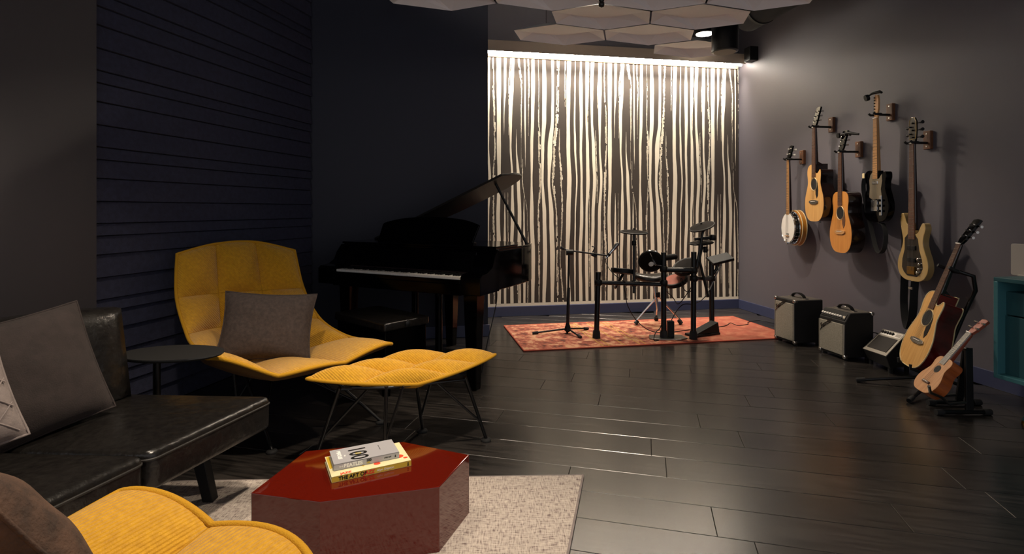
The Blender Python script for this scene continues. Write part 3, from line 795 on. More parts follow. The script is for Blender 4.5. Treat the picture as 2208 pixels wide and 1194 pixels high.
def backc(p0, p1, nm):   # upright leather back cushion between two plan points, leaning back
    ex = Vector((p1.x-p0.x, p1.y-p0.y, 0)); w_ = ex.length; ex.normalize(); ey = Vector((-ex.y, ex.x, 0))
    n, mth = 14, 10; q = MB(); H_ = .365
    for sg in (-1, 1):
        vs = []
        for i in range(n+1):
            for j in range(n+1):
                u, v = -1+2*j/n, -1+2*i/n
                b = (max(0,1-abs(u)**5)*max(0,1-abs(v)**4))**.5; x = (u*(1-.05*(v+1)/2)*.5+.5)*w_
                z = SZ-.01 + (v+1)/2*H_*(1-.04*u*u); yy = sg*(.03+.065*b*(1-.3*(v+1)/2)) + (z-SZ)*.13
                p = Vector((p0.x, p0.y, 0)) + ex*x + ey*yy; vs.append((p.x, p.y, z))
        fs = [(i*(n+1)+j, i*(n+1)+j+1, (i+1)*(n+1)+j+1, (i+1)*(n+1)+j) for i in range(n) for j in range(n)]
        q.add(vs, fs if sg < 0 else [f[::-1] for f in fs])
    N1 = n+1; base2 = N1*N1
    ring = [j for j in range(N1)] + [i*N1+n for i in range(1,N1)] + [n*N1+j for j in range(n-1,-1,-1)] + [i*N1 for i in range(n-1,0,-1)]
    q.f += [(ring[k], base2+ring[k], base2+ring[(k+1) % len(ring)], ring[(k+1) % len(ring)]) for k in range(len(ring))]
    return q.build(nm, 'leather', so, 70, world=True)
pb0, pb1 = A2 + LX*.70 - SU*.10, A1 + LX*.555 - SU*.03
backc(pb0, pb1, 'back_cushion'); backc(A3 + LX*.72, pb0 - SU*.01, 'back_cushion')
def beam(p0, p1, w0, name):
    q = MB(); q.hexa([p0[0]+Vector((-w0,-w0,0)), p0[0]+Vector((w0,-w0,0)), p0[0]+Vector((w0,w0,0)), p0[0]+Vector((-w0,w0,0)),
                      p1[0]+Vector((-w0*1.3,-w0,0)), p1[0]+Vector((w0*1.3,-w0,0)), p1[0]+Vector((w0*1.3,w0,0)), p1[0]+Vector((-w0*1.3,w0,0))]); return q.build(name, 'black', so, bevel=.003, world=True)
lf = FL(454, 1083); lt_ = PX(425, 990, 2.02)
beam((Vector((lf.x, lf.y, .0095)),), (Vector((lf.x-.07, lf.y+.01, SZ-.12)),), .020, 'leg')
beam((Vector((lf.x-.36, lf.y+.02, .002)),), (Vector((lf.x-.31, lf.y+.01, SZ-.12)),), .020, 'leg')
b3 = A3 + LX*.12; beam((Vector((b3.x, b3.y, .0085)),), (Vector((b3.x-.06, b3.y+.02, SZ-.12)),), .022, 'leg')
b3 = A3 + LX*.55; beam((Vector((b3.x, b3.y, .0)),), (Vector((b3.x+.03, b3.y+.02, SZ-.12)),), .022, 'leg')
q = MB(); P = ccw([tuple(A1-SU*.08+LX*.09), tuple(A3+LX*.09), tuple(A3+LX*.6), tuple(A1-SU*.08+LX*.6)]); q.prism(P, SZ-.16, SZ-.118); q.build('frame', 'black', so, world=True, bevel=.004)
q = MB()
for a, b in ((.1,.66),):
    P = ccw([tuple(A1-SU*.16+LX*.66), tuple(A3+LX*.80), tuple(A3+LX*.85), tuple(A1-SU*.16+LX*.71)]); q.prism(P, SZ-.15, SZ+.20, None, [tuple(Vector(p)+LX*.10) for p in P])
q.build('back_frame', 'black', so, world=True, bevel=.006)
pillow('throw_pillow', 'large dark brown square pillow standing on the leather sofa', 'pillow_dark', .42, .39, .15, PX(42,818,1.675), (R(-20), R(-9), R(62)), pinch=.08)
pillow('throw_pillow', 'pale grey pillow quilted in diamonds on the leather sofa', 'pillow_quilt', .34, .32, .13, PX(-170,880,1.31), (R(-18), R(-9), R(62)), quilt=True, pinch=.10)
# ================================================================== PIANO
PK = math.atan2(-.453, .891); PO = Vector((-.832, 3.797, 0))
pi_ = thing('grand_piano', 'glossy black baby grand piano with its lid propped open', 'piano', (PO.x*.94, PO.y*.94, CH*.06), PK)
pi_.scale = (.94, .94, .94); GZ = -CH*.06/.94     # floor level in the piano's own units
KZ, RT, RB = .67, .855, .56
outl = [(-.70,.22),(.70,.22),(.70,.62)] + [tuple(p.to_2d()) for p in cat_rom([(.70,.62,0),(.685,.80,0),(.62,.95,0),(.46,1.03,0),(.2,1.07,0),(-.1,1.07,0),(-.4,1.02,0),(-.62,.90,0),(-.70,.80,0)], 5)][1:]
q = MB(); q.prism(outl, RB, RT-.02); q.build('case', 'black_gloss', pi_, bevel=.006)
# rim top ledge
q = MB(); q.prism(outl, RT-.02, RT-.006); q.build('rim', 'black_gloss', pi_, bevel=.004)
q = MB(); q.prism([(-.72,.22),(.70,.22),(.70,.56),(-.72,.56)], RT-.006, RT+.010); q.build('front_lid', 'black_gloss', pi_, bevel=.005)
# arms
arm = [(0,RB),(0,KZ+.005),(.02,KZ+.022),(.10,KZ+.03),(.16,KZ+.06),(.19,KZ+.12),(.24,RT-.01),(.26,RT-.01),(.26,RB)]
for sx in (-1, 1):
    q = MB(); x0, x1 = sorted((sx*.565, sx*.72)); n = len(arm)
    q.add([(x0, y-.03, z) for y, z in arm] + [(x1, y-.03, z) for y, z in arm], [tuple(range(n))[::-1], tuple(range(n,2*n))] + [(i,(i+1)%n,(i+1)%n+n,i+n) for i in range(n)])
    q.build('arm', 'black_gloss', pi_, bevel=.004)
q = MB(); q.box((0,.10,RB+.03), (1.14,.26,.075)); q.build('key_bed', 'black_gloss', pi_, bevel=.004)
q = MB(); q.box((0,-.022,KZ-.028), (1.13,.02,.03)); q.build('key_slip', 'black_gloss', pi_, bevel=.003)
q = MB(); q.hexa([(-.565,.15,KZ),(.565,.15,KZ),(.565,.2,KZ),(-.565,.2,KZ),(-.565,.185,RT-.03),(.565,.185,RT-.03),(.565,.22,RT-.03),(-.565,.22,RT-.03)]); q.build('fallboard', 'black_gloss', pi_, bevel=.003)
q = MB(); q.box((0,.145,KZ+.015), (1.12,.004,.006)); q.build('felt_strip', 'felt_red', pi_)
wk = MB(); wk.box((0,0,0), (.0202,.148,.02)); wp = None
for i in range(52):
    x = -.55 + (i+.5)*1.10/52
    if wp is None: wp = wk.build('white_key', 'key_white', pi_, bevel=.0008, seg=1); o = wp
    else: o = wp.copy(); COL.objects.link(o)
    o.location = (x, .062, KZ-.008)
bk = MB(); bk.hexa([(-.006,-.05,0),(.006,-.05,0),(.006,.045,0),(-.006,.045,0),(-.005,-.044,.012),(.005,-.044,.012),(.005,.045,.012),(-.005,.045,.012)]); bp_ = None
for i in range(51):
    if i % 7 in (1, 4): continue
    x = -.55 + (i+1)*1.10/52
    if bp_ is None: bp_ = bk.build('black_key', 'black', pi_); o = bp_
    else: o = bp_.copy(); COL.objects.link(o)
    o.location = (x, .092, KZ+.001)
# music desk with arched top
top_ = [(-.50,.0),(.40,.0),(.43,.10),(.445,.145)] + [tuple(p.to_2d()) for p in cat_rom([(.445,.145,0),(.30,.185,0),(.05,.205,0),(-.25,.195,0),(-.44,.16,0),(-.475,.14,0)], 4)][1:]
q = MB(); q.slab(top_, -.008, .008, Matrix.Translation((0,.40,RT+.008)) @ Matrix.Rotation(R(-14), 4, 'X')); q.build('music_desk', 'black_gloss', pi_, bevel=.003)
q = MB(); q.box((-.02,.385,RT+.016), (.9,.04,.014)); q.build('desk_ledge', 'black_gloss', pi_, bevel=.002)
# lid
al = R(22.5)
lidp = [(0,.60),(1.36,.60)] + [tuple(p.to_2d()) for p in cat_rom([(1.36,.60,0),(1.405,.78,0),(1.37,.93,0),(1.22,1.03,0),(.95,1.06,0),(.6,1.05,0),(.3,.98,0),(.08,.86,0),(0,.78,0)], 5)][1:]
q = MB(); q.prism(lidp, 0, .018, Matrix.Translation((-.715,0,RT+.004)) @ Matrix.Rotation(-al, 4, 'Y')); q.build('lid', 'black_satin', pi_, bevel=.003)
q = MB(); q.tube([(.66,.80,RT-.01), (-.715+1.22*math.cos(al), .74, RT+.004+1.22*math.sin(al))], .011, 8); q.build('lid_prop', 'black', pi_, 40)
q = MB()
for y in (.66, .74): q.tube([(-.715,y-.03,RT), (-.715,y+.03,RT)], .007, 8)
q.build('hinge', 'brass', pi_, 40)
def pleg(x, y, w0=.052, w1=.033, z1=RB):
    q = MB(); q.hexa([(x-w1,y-w1,GZ),(x+w1,y-w1,GZ),(x+w1,y+w1,GZ),(x-w1,y+w1,GZ),(x-w0,y-w0,z1),(x+w0,y-w0,z1),(x+w0,y+w0,z1),(x-w0,y+w0,z1)])
    return q.build('leg', 'black_gloss', pi_, bevel=.004)
pleg(.63,.04); pleg(-.53,.10); pleg(-.15,.95)
for x, y in ((.105,.39),(-.165,.45)):
    q = MB(); q.tube([(x,y,GZ+.03),(x,y,RB)], .028, 14); q.build('lyre_post', 'black_gloss', pi_, 40)
q = MB(); q.box((-.03,.42,GZ+.045), (.36,.12,.06), ); q.build('pedal_box', 'black_gloss', pi_, bevel=.005)
for x in (-.11,-.03,.05):
    q = MB(); q.box((x,.33,GZ+.05), (.025,.10,.008)); q.build('pedal', 'brass', pi_, bevel=.003)
q = MB(); q.tube(cat_rom([(.66,.3,RB),(.665,.28,.45),(.64,.2,.2),(.58,.2,GZ+.018),(.4,.45,GZ+.014)], 5), .004, 6); q.build('cord', 'black', pi_, 60)

# ---- bench
BZ = .45; a, b, c_ = PZ(829,697,BZ), PZ(903,674,BZ), PZ(720.6,671,BZ)
ey = (c_-a); wL = ey.length; ex = (b-a); wS = ex.length; rot = math.atan2(-(c_-a).y, -(c_-a).x)
bc = a + (c_-a)/2; dv = Vector((math.cos(rot), math.sin(rot), 0)); pv = Vector((-dv.y, dv.x, 0)); wS = ex.dot(pv)
bn = thing('piano_bench', 'black piano bench with padded leather top in front of keyboard', 'bench', (bc.x+pv.x*wS/2, bc.y+pv.y*wS/2, 0), rot)
q = roundslab([tuple(p) for p in fillet([Vector((-wL/2,-wS/2)),Vector((wL/2,-wS/2)),Vector((wL/2,wS/2)),Vector((-wL/2,wS/2))], .012, 3)], BZ-.055, BZ-.004, .012, .006); q.build('padded_top', 'leather', bn, 60)
q = MB(); q.box((0,0,BZ-.13), (wL-.03, wS-.03, .15)); q.build('storage_box', 'black_gloss', bn, bevel=.004)
for i in (-1,1):
    for j in (-1,1): q = MB(); q.hexa([(i*(wL/2-.04)+s*.018, j*(wS/2-.04)+t*.018, 0) for s,t in ((-1,-1),(1,-1),(1,1),(-1,1))] + [(i*(wL/2-.04)+s*.026, j*(wS/2-.04)+t*.026, BZ-.2) for s,t in ((-1,-1),(1,-1),(1,1),(-1,1))]); q.build('leg', 'black_gloss', bn, bevel=.003)
q = MB(); q.lathe([(.022,0),(.022,.008),(.012,.016)], 16, Matrix.Translation((wL/2-.0,0,BZ-.028)) @ Matrix.Rotation(R(90),4,'Y')); q.build('knob', 'black', bn, 40)

# ================================================================== DRUMS, MICROPHONE
RZ = .0095
def rod(par, pts, r, name, mt='black_metal', n=10, r1=None):
    q = MB(); q.tube(pts, r, n, r1); return q.build(name, mt, par, 40, world=True)
dk = thing('electronic_drum_kit', 'black electronic drum kit with pads and cymbals on orange rug', 'drum kit', (FL(1431,731).x, FL(1431,731).y, RZ))
Y1, Y2, Y3, Y4 = FL(1286,731).y, FL(1431,732).y, FL(1495,733).y, FL(1535,713).y
def post(u0, v0, u1, v1, Y, r=.023):
    p0, p1 = PX(u0,v0,Y), PX(u1,v1,Y); p0.z = RZ
    o = rod(dk, [p0, p1], r, 'post', n=14)
    q = MB(); q.lathe([(r*1.5,0),(r*1.4,.05),(r*1.15,.07)], 14, Matrix.Translation(p0)); q.build('foot_cap', 'rubber', o, 40); o.children[-1].data.transform(wm(dk).inverted())
    return o
post(1286,731,1290,586,Y1); post(1431,732,1431,544,Y2); post(1495,733,1496,543,Y3); post(1535,713,1534,564,Y4)
def clamp(u, v, Y, r=.034, h_=.05):
    c_ = PX(u,v,Y); q = MB(); q.lathe([(r*.8,-h_/2),(r,-h_/2+.008),(r,h_/2-.008),(r*.8,h_/2)], 14, Matrix.Translation(c_)); q.build('clamp', 'black', dk, 40, world=True)
for u, v, Y in ((1290,609,Y1),(1431,610,Y2),(1431,580,Y2),(1496,582,Y3),(1496,600,Y3),(1534,600,Y4)): clamp(u, v, Y)
rod(dk, [PX(1290,609,Y1), PX(1431,613,Y2)], .019, 'cross_bar', n=12)
rod(dk, [PX(1431,581,Y2), PX(1496,582,Y3)], .023, 'cross_bar', n=12)
rod(dk, [PX(1496,600,Y3), PX(1534,601,Y4)], .017, 'cross_bar', n=12)
def disc(c_, r, th, nrm, name, mt='pad_rubber', rim='black', dome=0):
    z = Vector(nrm).normalized(); a = Vector((1,0,0)); Mx = frame(c_, a - z*a.dot(z), z)
    q = MB(); q.lathe([(r*.55,-th),(r*.96,-th*.8),(r,-th*.3),(r,0),(r*.96,.004)], 32, Mx); o = q.build(name, rim, dk, 40, world=True)
    q = MB(); q.lathe([(r*.95,.003),(r*.6,.006+dome*.3),(r*.2,.007+dome),(.005,.008+dome*1.2)], 32, Mx, True); o2 = q.build('playing_surface', mt, o, 40); o2.data.transform(wm(dk).inverted())
    return o
def cym(u, v, Y, r, nrm):
    c_ = PX(u,v,Y); o = disc(c_, r, .012, nrm, 'cymbal_pad', dome=.012)
    n = Vector(nrm).normalized(); q = MB(); q.tube([c_ - n*.05, c_ + n*.035], .009, 8); q.build('wing_nut', 'black', dk, 40, world=True)
cym(1367,500,Y1+.05,.122,(.03,-.10,1)); rod(dk, [PX(1367,508,Y1+.05), PX(1367,632,Y1+.02)], .012, 'cymbal_rod'); clamp(1367,524,Y1+.05,.02,.04); clamp(1367,611,Y1+.04,.028,.05)
cym(1513.6,488,Y3,.112,(-.38,-.18,1)); cym(1512,523,Y3+.12,.105,(-.1,-.06,1))
rod(dk, [PX(1516,496,Y3+.02), PX(1500,590,Y3), ], .012, 'cymbal_rod'); rod(dk, [PX(1516,520,Y3+.1), PX(1508,560,Y3+.1), PX(1527,640,Y3+.12)], .012, 'cymbal_rod')
rod(dk, [PX(1497,516,Y3+.05), PX(1543,511,Y3+.05)], .013, 'boom_clamp'); clamp(1537,512,Y3+.05,.03,.05); clamp(1521,538,Y3+.05,.02,.05)
# drum pads
disc(PX(1403,564,Y2+.02), .105, .035, (-.12,-.72,-.35), 'tom_pad'); disc(PX(1344,580,Y1+.12), .108, .045, (.1,.12,1), 'snare_pad')
disc(PX(1478,572,Y3+.10), .115, .04, (-.45,-.35,.85), 'tom_pad'); disc(PX(1455,602,Y2+.12), .11, .04, (-.35,-.25,.9), 'tom_pad', 'pad_reflection')
q = MB(); q.lathe([(.022,0),(.022,.004),(.015,.006)], 16, frame(PX(1404,569,Y2-.035), (1,0,0), (-.12,-.72,-.35))); q.build('badge', 'white', dk, 40, world=True, label='round white badge')
q = MB(); q.tube([PX(1401,545,Y2-.01), PX(1408,560,Y2-.05), PX(1414,571,Y2-.05), PX(1428,573,Y2)], .008, 8); q.build('chrome_rod', 'chrome', dk, 40, world=True)
q = MB(); q.tube([PX(1398,542,Y2), PX(1414,544,Y2)], .016, 10); q.build('chrome_clamp', 'chrome', dk, 40, world=True)
rod(dk, [PX(1431,556,Y2), PX(1456,553,Y2+.1)], .026, 'side_sensor', 'black'); rod(dk, [PX(1344,590,Y1+.1), PX(1326,621,Y1+.02)], .012, 'pad_rod')
# module tablet
c_ = PX(1553,558,Y4); q = MB(); q.box((0,0,0), (.20,.15,.028), Matrix.Translation(c_) @ Matrix.Rotation(R(-14),4,'Y') @ Matrix.Rotation(R(18),4,'X')); q.build('sound_module', 'black', dk, world=True, bevel=.006)
rod(dk, [PX(1550,563,Y4), PX(1545,580,Y4), PX(1534,596,Y4)], .014, 'module_arm'); rod(dk, [PX(1557,566,Y4), PX(1541,600,Y4-.02), PX(1530,625,Y4-.03)], .006, 'loom', 'steel')
# kick tower plate and pedals
p = FL(1437,731); q = MB(); q.prism([(p.x+x, p.y+y) for x, y in ((-.16,-.05),(-.08,-.09),(.1,-.09),(.17,-.04),(.15,.08),(-.13,.08))], RZ, RZ+.012); q.build('kick_plate', 'steel', dk, world=True, bevel=.003)
q = MB(); q.box((p.x+.035, p.y, RZ+.08), (.055,.05,.14)); q.build('kick_pad', 'black', dk, world=True, bevel=.006)
p = FL(1515,724); Mx = Matrix.Translation((p.x, p.y, RZ)) @ Matrix.Rotation(R(24),4,'Z')
q = MB(); q.box((0,0,.01),(.30,.12,.02),Mx); q.hexa([Mx @ Vector(v) for v in ((-.1,-.05,.02),(.15,-.05,.02),(.15,.05,.02),(-.1,.05,.02),(-.1,-.045,.03),(.14,-.045,.11),(.14,.045,.11),(-.1,.045,.03))]); q.build('hihat_pedal', 'black', dk, world=True, bevel=.004)
for pts, in (([(1344,600,Y1+.1),(1348,632,Y1),(1354,660,Y1),(1372,690,Y1+.1),(1400,712,Y1+.05),(1432,718,Y2+.1)],),
             ([(1496,610,Y3),(1478,638,Y3+.05),(1462,655,Y3),(1450,640,Y2+.1),(1433,625,Y2)],), ([(1530,625,Y4),(1515,645,Y4-.1),(1495,655,Y3),(1470,658,Y3),(1448,690,Y2+.1),(1440,728,Y2+.05)],),
             ([(1432,640,Y2),(1426,700,Y2),(1414,716,Y2-.05),(1410,733,Y2-.1),(1420,735,Y2-.08)],), ([(1480,612,Y3),(1468,600,Y3),(1474,622,Y3),(1486,630,Y3),(1496,618,Y3)],)):
    q = MB(); P = [PX(*t) for t in pts]
    for v in P: v.z = max(v.z, RZ+.004)
    q.tube(cat_rom(P, 6), .004, 6); q.build('cable', 'black', dk, 60, world=True)
# floor cable
P = [FL(1450,719), FL(1500,712), FL(1560,706), FL(1575,699), FL(1590,704), FL(1612,702), FL(1614,697), FL(1640,694), FL(1668,700)]
for v in P: v.z = .013
o = MB(); o.tube(cat_rom(P, 6), .0035, 6); o = o.build('floor_cable', 'black', None, 60); tag(o, 'thin black cable snaking across the orange rug towards the amplifiers', 'cable')

# throne
th = thing('drum_throne', 'drum stool with black saddle seat and chrome tripod legs', 'stool', (FL(1418,697).x, FL(1418,697).y, RZ))
YT = 5.15; c_ = PX(1402,596,YT); n = 26; vs = []
prof = [(.6,-.055),(.95,-.045),(1.0,-.02),(.97,.0),(.8,.014),(.4,.012),(.02,.006)]
q = MB(); q.add([(c_.x + r_*.17*math.cos(2*math.pi*k/n)*(1+.0*k), c_.y + r_*.135*math.sin(2*math.pi*k/n), c_.z + z_ + .03*(math.cos(2*math.pi*k/n)**2)*r_ ) for r_, z_ in prof for k in range(n)],
    [(i*n+k, i*n+(k+1) % n, (i+1)*n+(k+1) % n, (i+1)*n+k) for i in range(len(prof)-1) for k in range(n)] + [tuple(range(n))[::-1], tuple(range((len(prof)-1)*n, len(prof)*n))])
q.build('saddle_seat', 'leather', th, 70, world=True)
hub = PX(1418,640,YT)
q = MB(); q.tube([c_ + Vector((.03,0,-.04)), hub - Vector((0,0,.12))], .014, 12); q.build('column', 'chrome', th, 40, world=True)
q = MB(); q.tube([hub, hub + Vector((0,0,.045))], .026, 12); q.build('collar', 'black', th, 40, world=True)
for (u, v) in ((1370,703),(1469,702),(1415,693)):
    f = FL(u, v); f.z = RZ
    q = MB(); q.tube([hub + (f-hub)*.04 + Vector((0,0,.01)), f + Vector((0,0,.035))], .009, 8); o = q.build('leg', 'chrome', th, 40, world=True)
    q = MB(); q.tube([f + Vector((0,0,.012)), f + Vector((0,0,.012)) + (hub-f)*.12], [.022,.016], 10); q.build('rubber_foot', 'rubber', o, 40); o.children[-1].data.transform(wm(th).inverted())

# microphone stand
mb_ = PX(1224,708,4.79)
ms = thing('microphone_stand', 'black boom microphone stand on the orange rug beside the drums', 'microphone stand', (mb_.x, mb_.y, RZ))
rod(ms, [PX(1223,724,4.79), PX(1227,545,4.79)], .0095, 'pole'); rod(ms, [PX(1224,706,4.79), PX(1226,620,4.79)], .014, 'lower_tube')
q = MB(); q.lathe([(.016,-.03),(.032,-.012),(.026,.012),(.014,.05)], 14, Matrix.Translation(mb_)); q.build('hub', 'black', ms, 40, world=True)
for u, v in ((1151,723),(1251,731),(1266,713)):
    f = FL(u, v); f.z = RZ + .012; q = MB(); q.tube([mb_, f], .008, 8); o = q.build('leg', 'black_metal', ms, 40, world=True)
    d = (f-mb_).normalized(); q = MB(); q.tube([f-d*.04, f+d*.012], .0125, 8); q.build('rubber_foot', 'rubber', o, 40); o.children[-1].data.transform(wm(ms).inverted())
jt = PX(1228,544,4.79); q = MB(); q.tube([jt+Vector((-.03,0,0)), jt+Vector((.03,0,0))], .026, 12); q.build('swivel_joint', 'black', ms, 40, world=True)
rod(ms, [PX(1211,536,4.79), PX(1228,540,4.79), PX(1308,551,4.74)], .0075, 'boom'); rod(ms, [PX(1208,533,4.79), PX(1216,537,4.79)], .013, 'counterweight')
rod(ms, [PX(1278,544,4.76), PX(1283,533,4.76), PX(1276,531,4.76)], .006, 'knob'); rod(ms, [PX(1275,548,4.76), PX(1286,553,4.76)], .013, 'boom_clamp')
mc = thing('microphone', 'silver microphone held in the clip of the boom stand', 'microphone', PX(1308,551,4.74))
q = MB(); q.tube([PX(1307,556,4.74), PX(1318,543,4.74), PX(1326,533,4.74), PX(1332,525,4.74)], [.009,.013,.017,.014], 12); q.build('body', 'chrome', mc, 50, world=True)
q = MB(); q.tube([PX(1323,537,4.74), PX(1329,529,4.74), PX(1333,524,4.74)], [.016,.021,.014], 12); q.build('grille', 'steel', mc, 50, world=True)
q = MB(); q.tube([PX(1311,551,4.74), PX(1314,547,4.74)], .017, 10); q.build('clip', 'black', mc, 50, world=True)
P = [PX(*t) for t in ((1307,556,4.74),(1306,565,4.74),(1318,585,4.62),(1335,600,4.585),(1348,608,4.60))]
q = MB(); q.tube(cat_rom(P,6), .0035, 6); q.build('cord', 'black', mc, 60, world=True)
# ================================================================== STRINGED INSTRUMENTS
# local frame: z up the neck, origin at the bottom of body, front towards -y, x right seen from the front
def half(pts, n=5): return [tuple(p.to_2d()) for p in cat_rom([(a,b,0) for a,b in pts], n)]
DRED = [(.0,.0),(.10,.008),(.165,.05),(.196,.12),(.192,.20),(.160,.27),(.134,.325),(.135,.375),(.145,.42),(.135,.465),(.095,.492),(.028,.50)]
CUT = [(.0,.0),(.10,.008),(.165,.05),(.196,.12),(.192,.20),(.160,.27),(.136,.32),(.136,.36),(.142,.40),(.138,.435),(.120,.446),(.095,.428),(.062,.415),(.032,.43),(.028,.50)]
def outline(right, left, sc=1, wx=1): return [(x*sc*wx, z*sc) for x, z in half(right)] + [(-x*sc*wx, z*sc) for x, z in reversed(half(left))]
def strings(par, n, x0, x1, z0, z1, y0, y1):
    q = MB()
    for i in range(n):
        f = i/(n-1)-.5; q.tube([(f*x0*2, y0, z0), (f*x1*2, y1, z1)], .0006, 4)
    o = q.build('strings', 'steel', par); o['kind'] = 'stuff'; return o
def neck(par, zb, zn, zf, w0, w1, y, mt, board, hs=True, fr=18, dots=True):
    """back of neck to nut zn, fingerboard from zf up to zn"""
    q = MB(); q.hexa([(-w0*.8,y+.034,zb),(w0*.8,y+.034,zb),(w0,y+.006,zb),(-w0,y+.006,zb),(-w1*.8,y+.022,zn),(w1*.8,y+.022,zn),(w1,y+.006,zn),(-w1,y+.006,zn)]); q.f = [f[::-1] for f in q.f]
    q.build('neck', mt, par, bevel=.006)
    q = MB(); wf = w0 + (w0-w1)*(zb-zf)/(zn-zb); q.hexa([(-wf,y+.006,zf),(wf,y+.006,zf),(wf,y-.001,zf),(-wf,y-.001,zf),(-w1,y+.006,zn),(w1,y+.006,zn),(w1,y-.001,zn),(-w1,y-.001,zn)]); q.f = [f[::-1] for f in q.f]
    fb = q.build('fingerboard', board, par)
    Ls = (zn-zf)*1.42
    for k in range(1, fr+1):
        z = zn - Ls*(1-2**(-k/12)); 
        if z < zf + .004: break
        ww = w1 + (wf-w1)*(zn-z)/(zn-zf); q = MB(); q.box((0,y-.0015,z), (2*ww,.002,.0018)); q.build('fret', 'tuner', fb)
    q = MB(); q.box((0,y-.002,zn+.002), (2*w1+.002,.007,.005)); q.build('nut', 'white', par)
def pegs(par, zs, x, y, r=.008, one_side=0, mt='tuner'):
    for z in zs:
        for s in ((-1, 1) if not one_side else (one_side,)):
            q = MB(); q.tube([(s*x*.5, y-.012, z), (s*x*.5, y+.012, z)], .003, 6); q.tube([(s*x*.5, y+.008, z), (s*(x+.012), y+.008, z)], .003, 6)
            q.tube([(s*(x+.011), y+.008, z), (s*(x+.026), y+.008, z)], [r*.6, r], 8); q.build('tuning_peg', mt, par, 40)
def headstock(par, zn, w0, w1, L_, y, mt, tilt=13):
    q = MB(); Mx = Matrix.Translation((0,y,zn)) @ Matrix.Rotation(R(-tilt),4,'X')
    q.slab([(-w0,0),(w0,0),(w1,.03),(w1*1.08,L_),(0,L_+.006),(-w1*1.08,L_),(-w1,.03)], .0, .015, Mx); q.f = [f for f in q.f]
    h = q.build('headstock', mt, par, bevel=.002)
    return h, Mx
def acoustic(name, label, loc, rot, cut, topm, sidem, backneck='wood_dark', board='rosewood', guard='black', bind=None, head='black_gloss', cat='guitar', bridge='rosewood', capo=False, depth=.105):
    g = thing(name, label, cat, loc, rot, 'guitars')
    P = outline(CUT if cut else DRED, DRED, 1, .82)
    q = MB(); q.slab(P, -depth/2+.003, depth/2); q.build('body', sidem, g, 30)
    q = MB(); q.slab(P, -depth/2, -depth/2+.003); q.build('soundboard', topm, g, 30)
    if bind:
        q = MB(); q.loop([(x,-depth/2+.001,z) for x,z in P], .0035, 6); q.loop([(x,depth/2-.001,z) for x,z in P], .0035, 6); q.build('binding', bind, g, 60)
    yf = -depth/2
    T = Matrix.Translation((0,yf,.325)) @ Matrix.Rotation(R(90),4,'X')
    q = MB(); q.lathe([(.0505,.0),(.0505,.0006)], 28, T); q.build('soundhole_shade', 'black_matte', g)  # flat black disc: shade inside the hole given as colour
    q = MB(); q.loop([(.056*math.cos(t*.2244), yf-.0005, .325+.056*math.sin(t*.2244)) for t in range(28)], .0028, 4); q.build('rosette', bind or 'cream', g)
    q = MB(); q.slab([(.05,.355),(.066,.33),(.075,.27),(.070,.225),(.05,.20),(.032,.235),(.03,.272),(.044,.285),(.055,.31),(.0555,.34)], yf-.0018, yf); q.build('pickguard', guard, g)
    q = MB(); q.slab([(-.075,.163),(-.04,.15),(.04,.15),(.075,.163),(.075,.178),(.04,.186),(-.04,.186),(-.075,.178)], yf-.009, yf+.001); br = q.build('bridge', bridge, g, bevel=.002)
    q = MB(); q.box((0,yf-.0105,.174), (.075,.004,.003)); q.build('saddle', 'white', br)
    neck(g, .49, .82, .385, .028, .0215, yf-.004, backneck, board)
    q = MB(); q.hexa([(-.024,yf,.485),(.024,yf,.485),(.024,.03,.485),(-.024,.03,.485),(-.02,yf,.54),(.02,yf,.54),(.02,yf+.03,.52),(-.02,yf+.03,.52)]); q.build('heel', backneck, g, bevel=.004)
    h, Mx = headstock(g, .824, .0215, .034, .175, yf-.001, head)
    for z in (.055,.095,.135):
        for s in (-1,1):
            pg = MB(); pg.tube([Mx @ Vector((s*.022,-.01,z)), Mx @ Vector((s*.022,.022,z))], .0035, 6); pg.tube([Mx @ Vector((s*.022,.018,z)), Mx @ Vector((s*.044,.018,z))], .003, 6)
            pg.tube([Mx @ Vector((s*.044,.018,z)), Mx @ Vector((s*.060,.018,z))], [.005,.0085], 8); pg.build('tuning_peg', 'tuner', h, 40)
    strings(g, 6, .028, .017, .172, .824, yf-.011, yf-.006)
    q = MB(); q.tube([(0,0,-.012),(0,0,.002)], [.008,.005], 8); q.build('strap_button', 'tuner', g, 40)
    if capo:
        q = MB(); q.tube([Mx @ Vector((-.055,-.012,.14)), Mx @ Vector((.05,.0,.15)), Mx @ Vector((.12,.05,.14))], [.009,.013,.008], 8); q.tube([Mx @ Vector((-.05,-.025,.135)), Mx @ Vector((-.05,-.01,.14))], .021, 14); q.build('clip_tuner', 'black', h, 50)
    return g

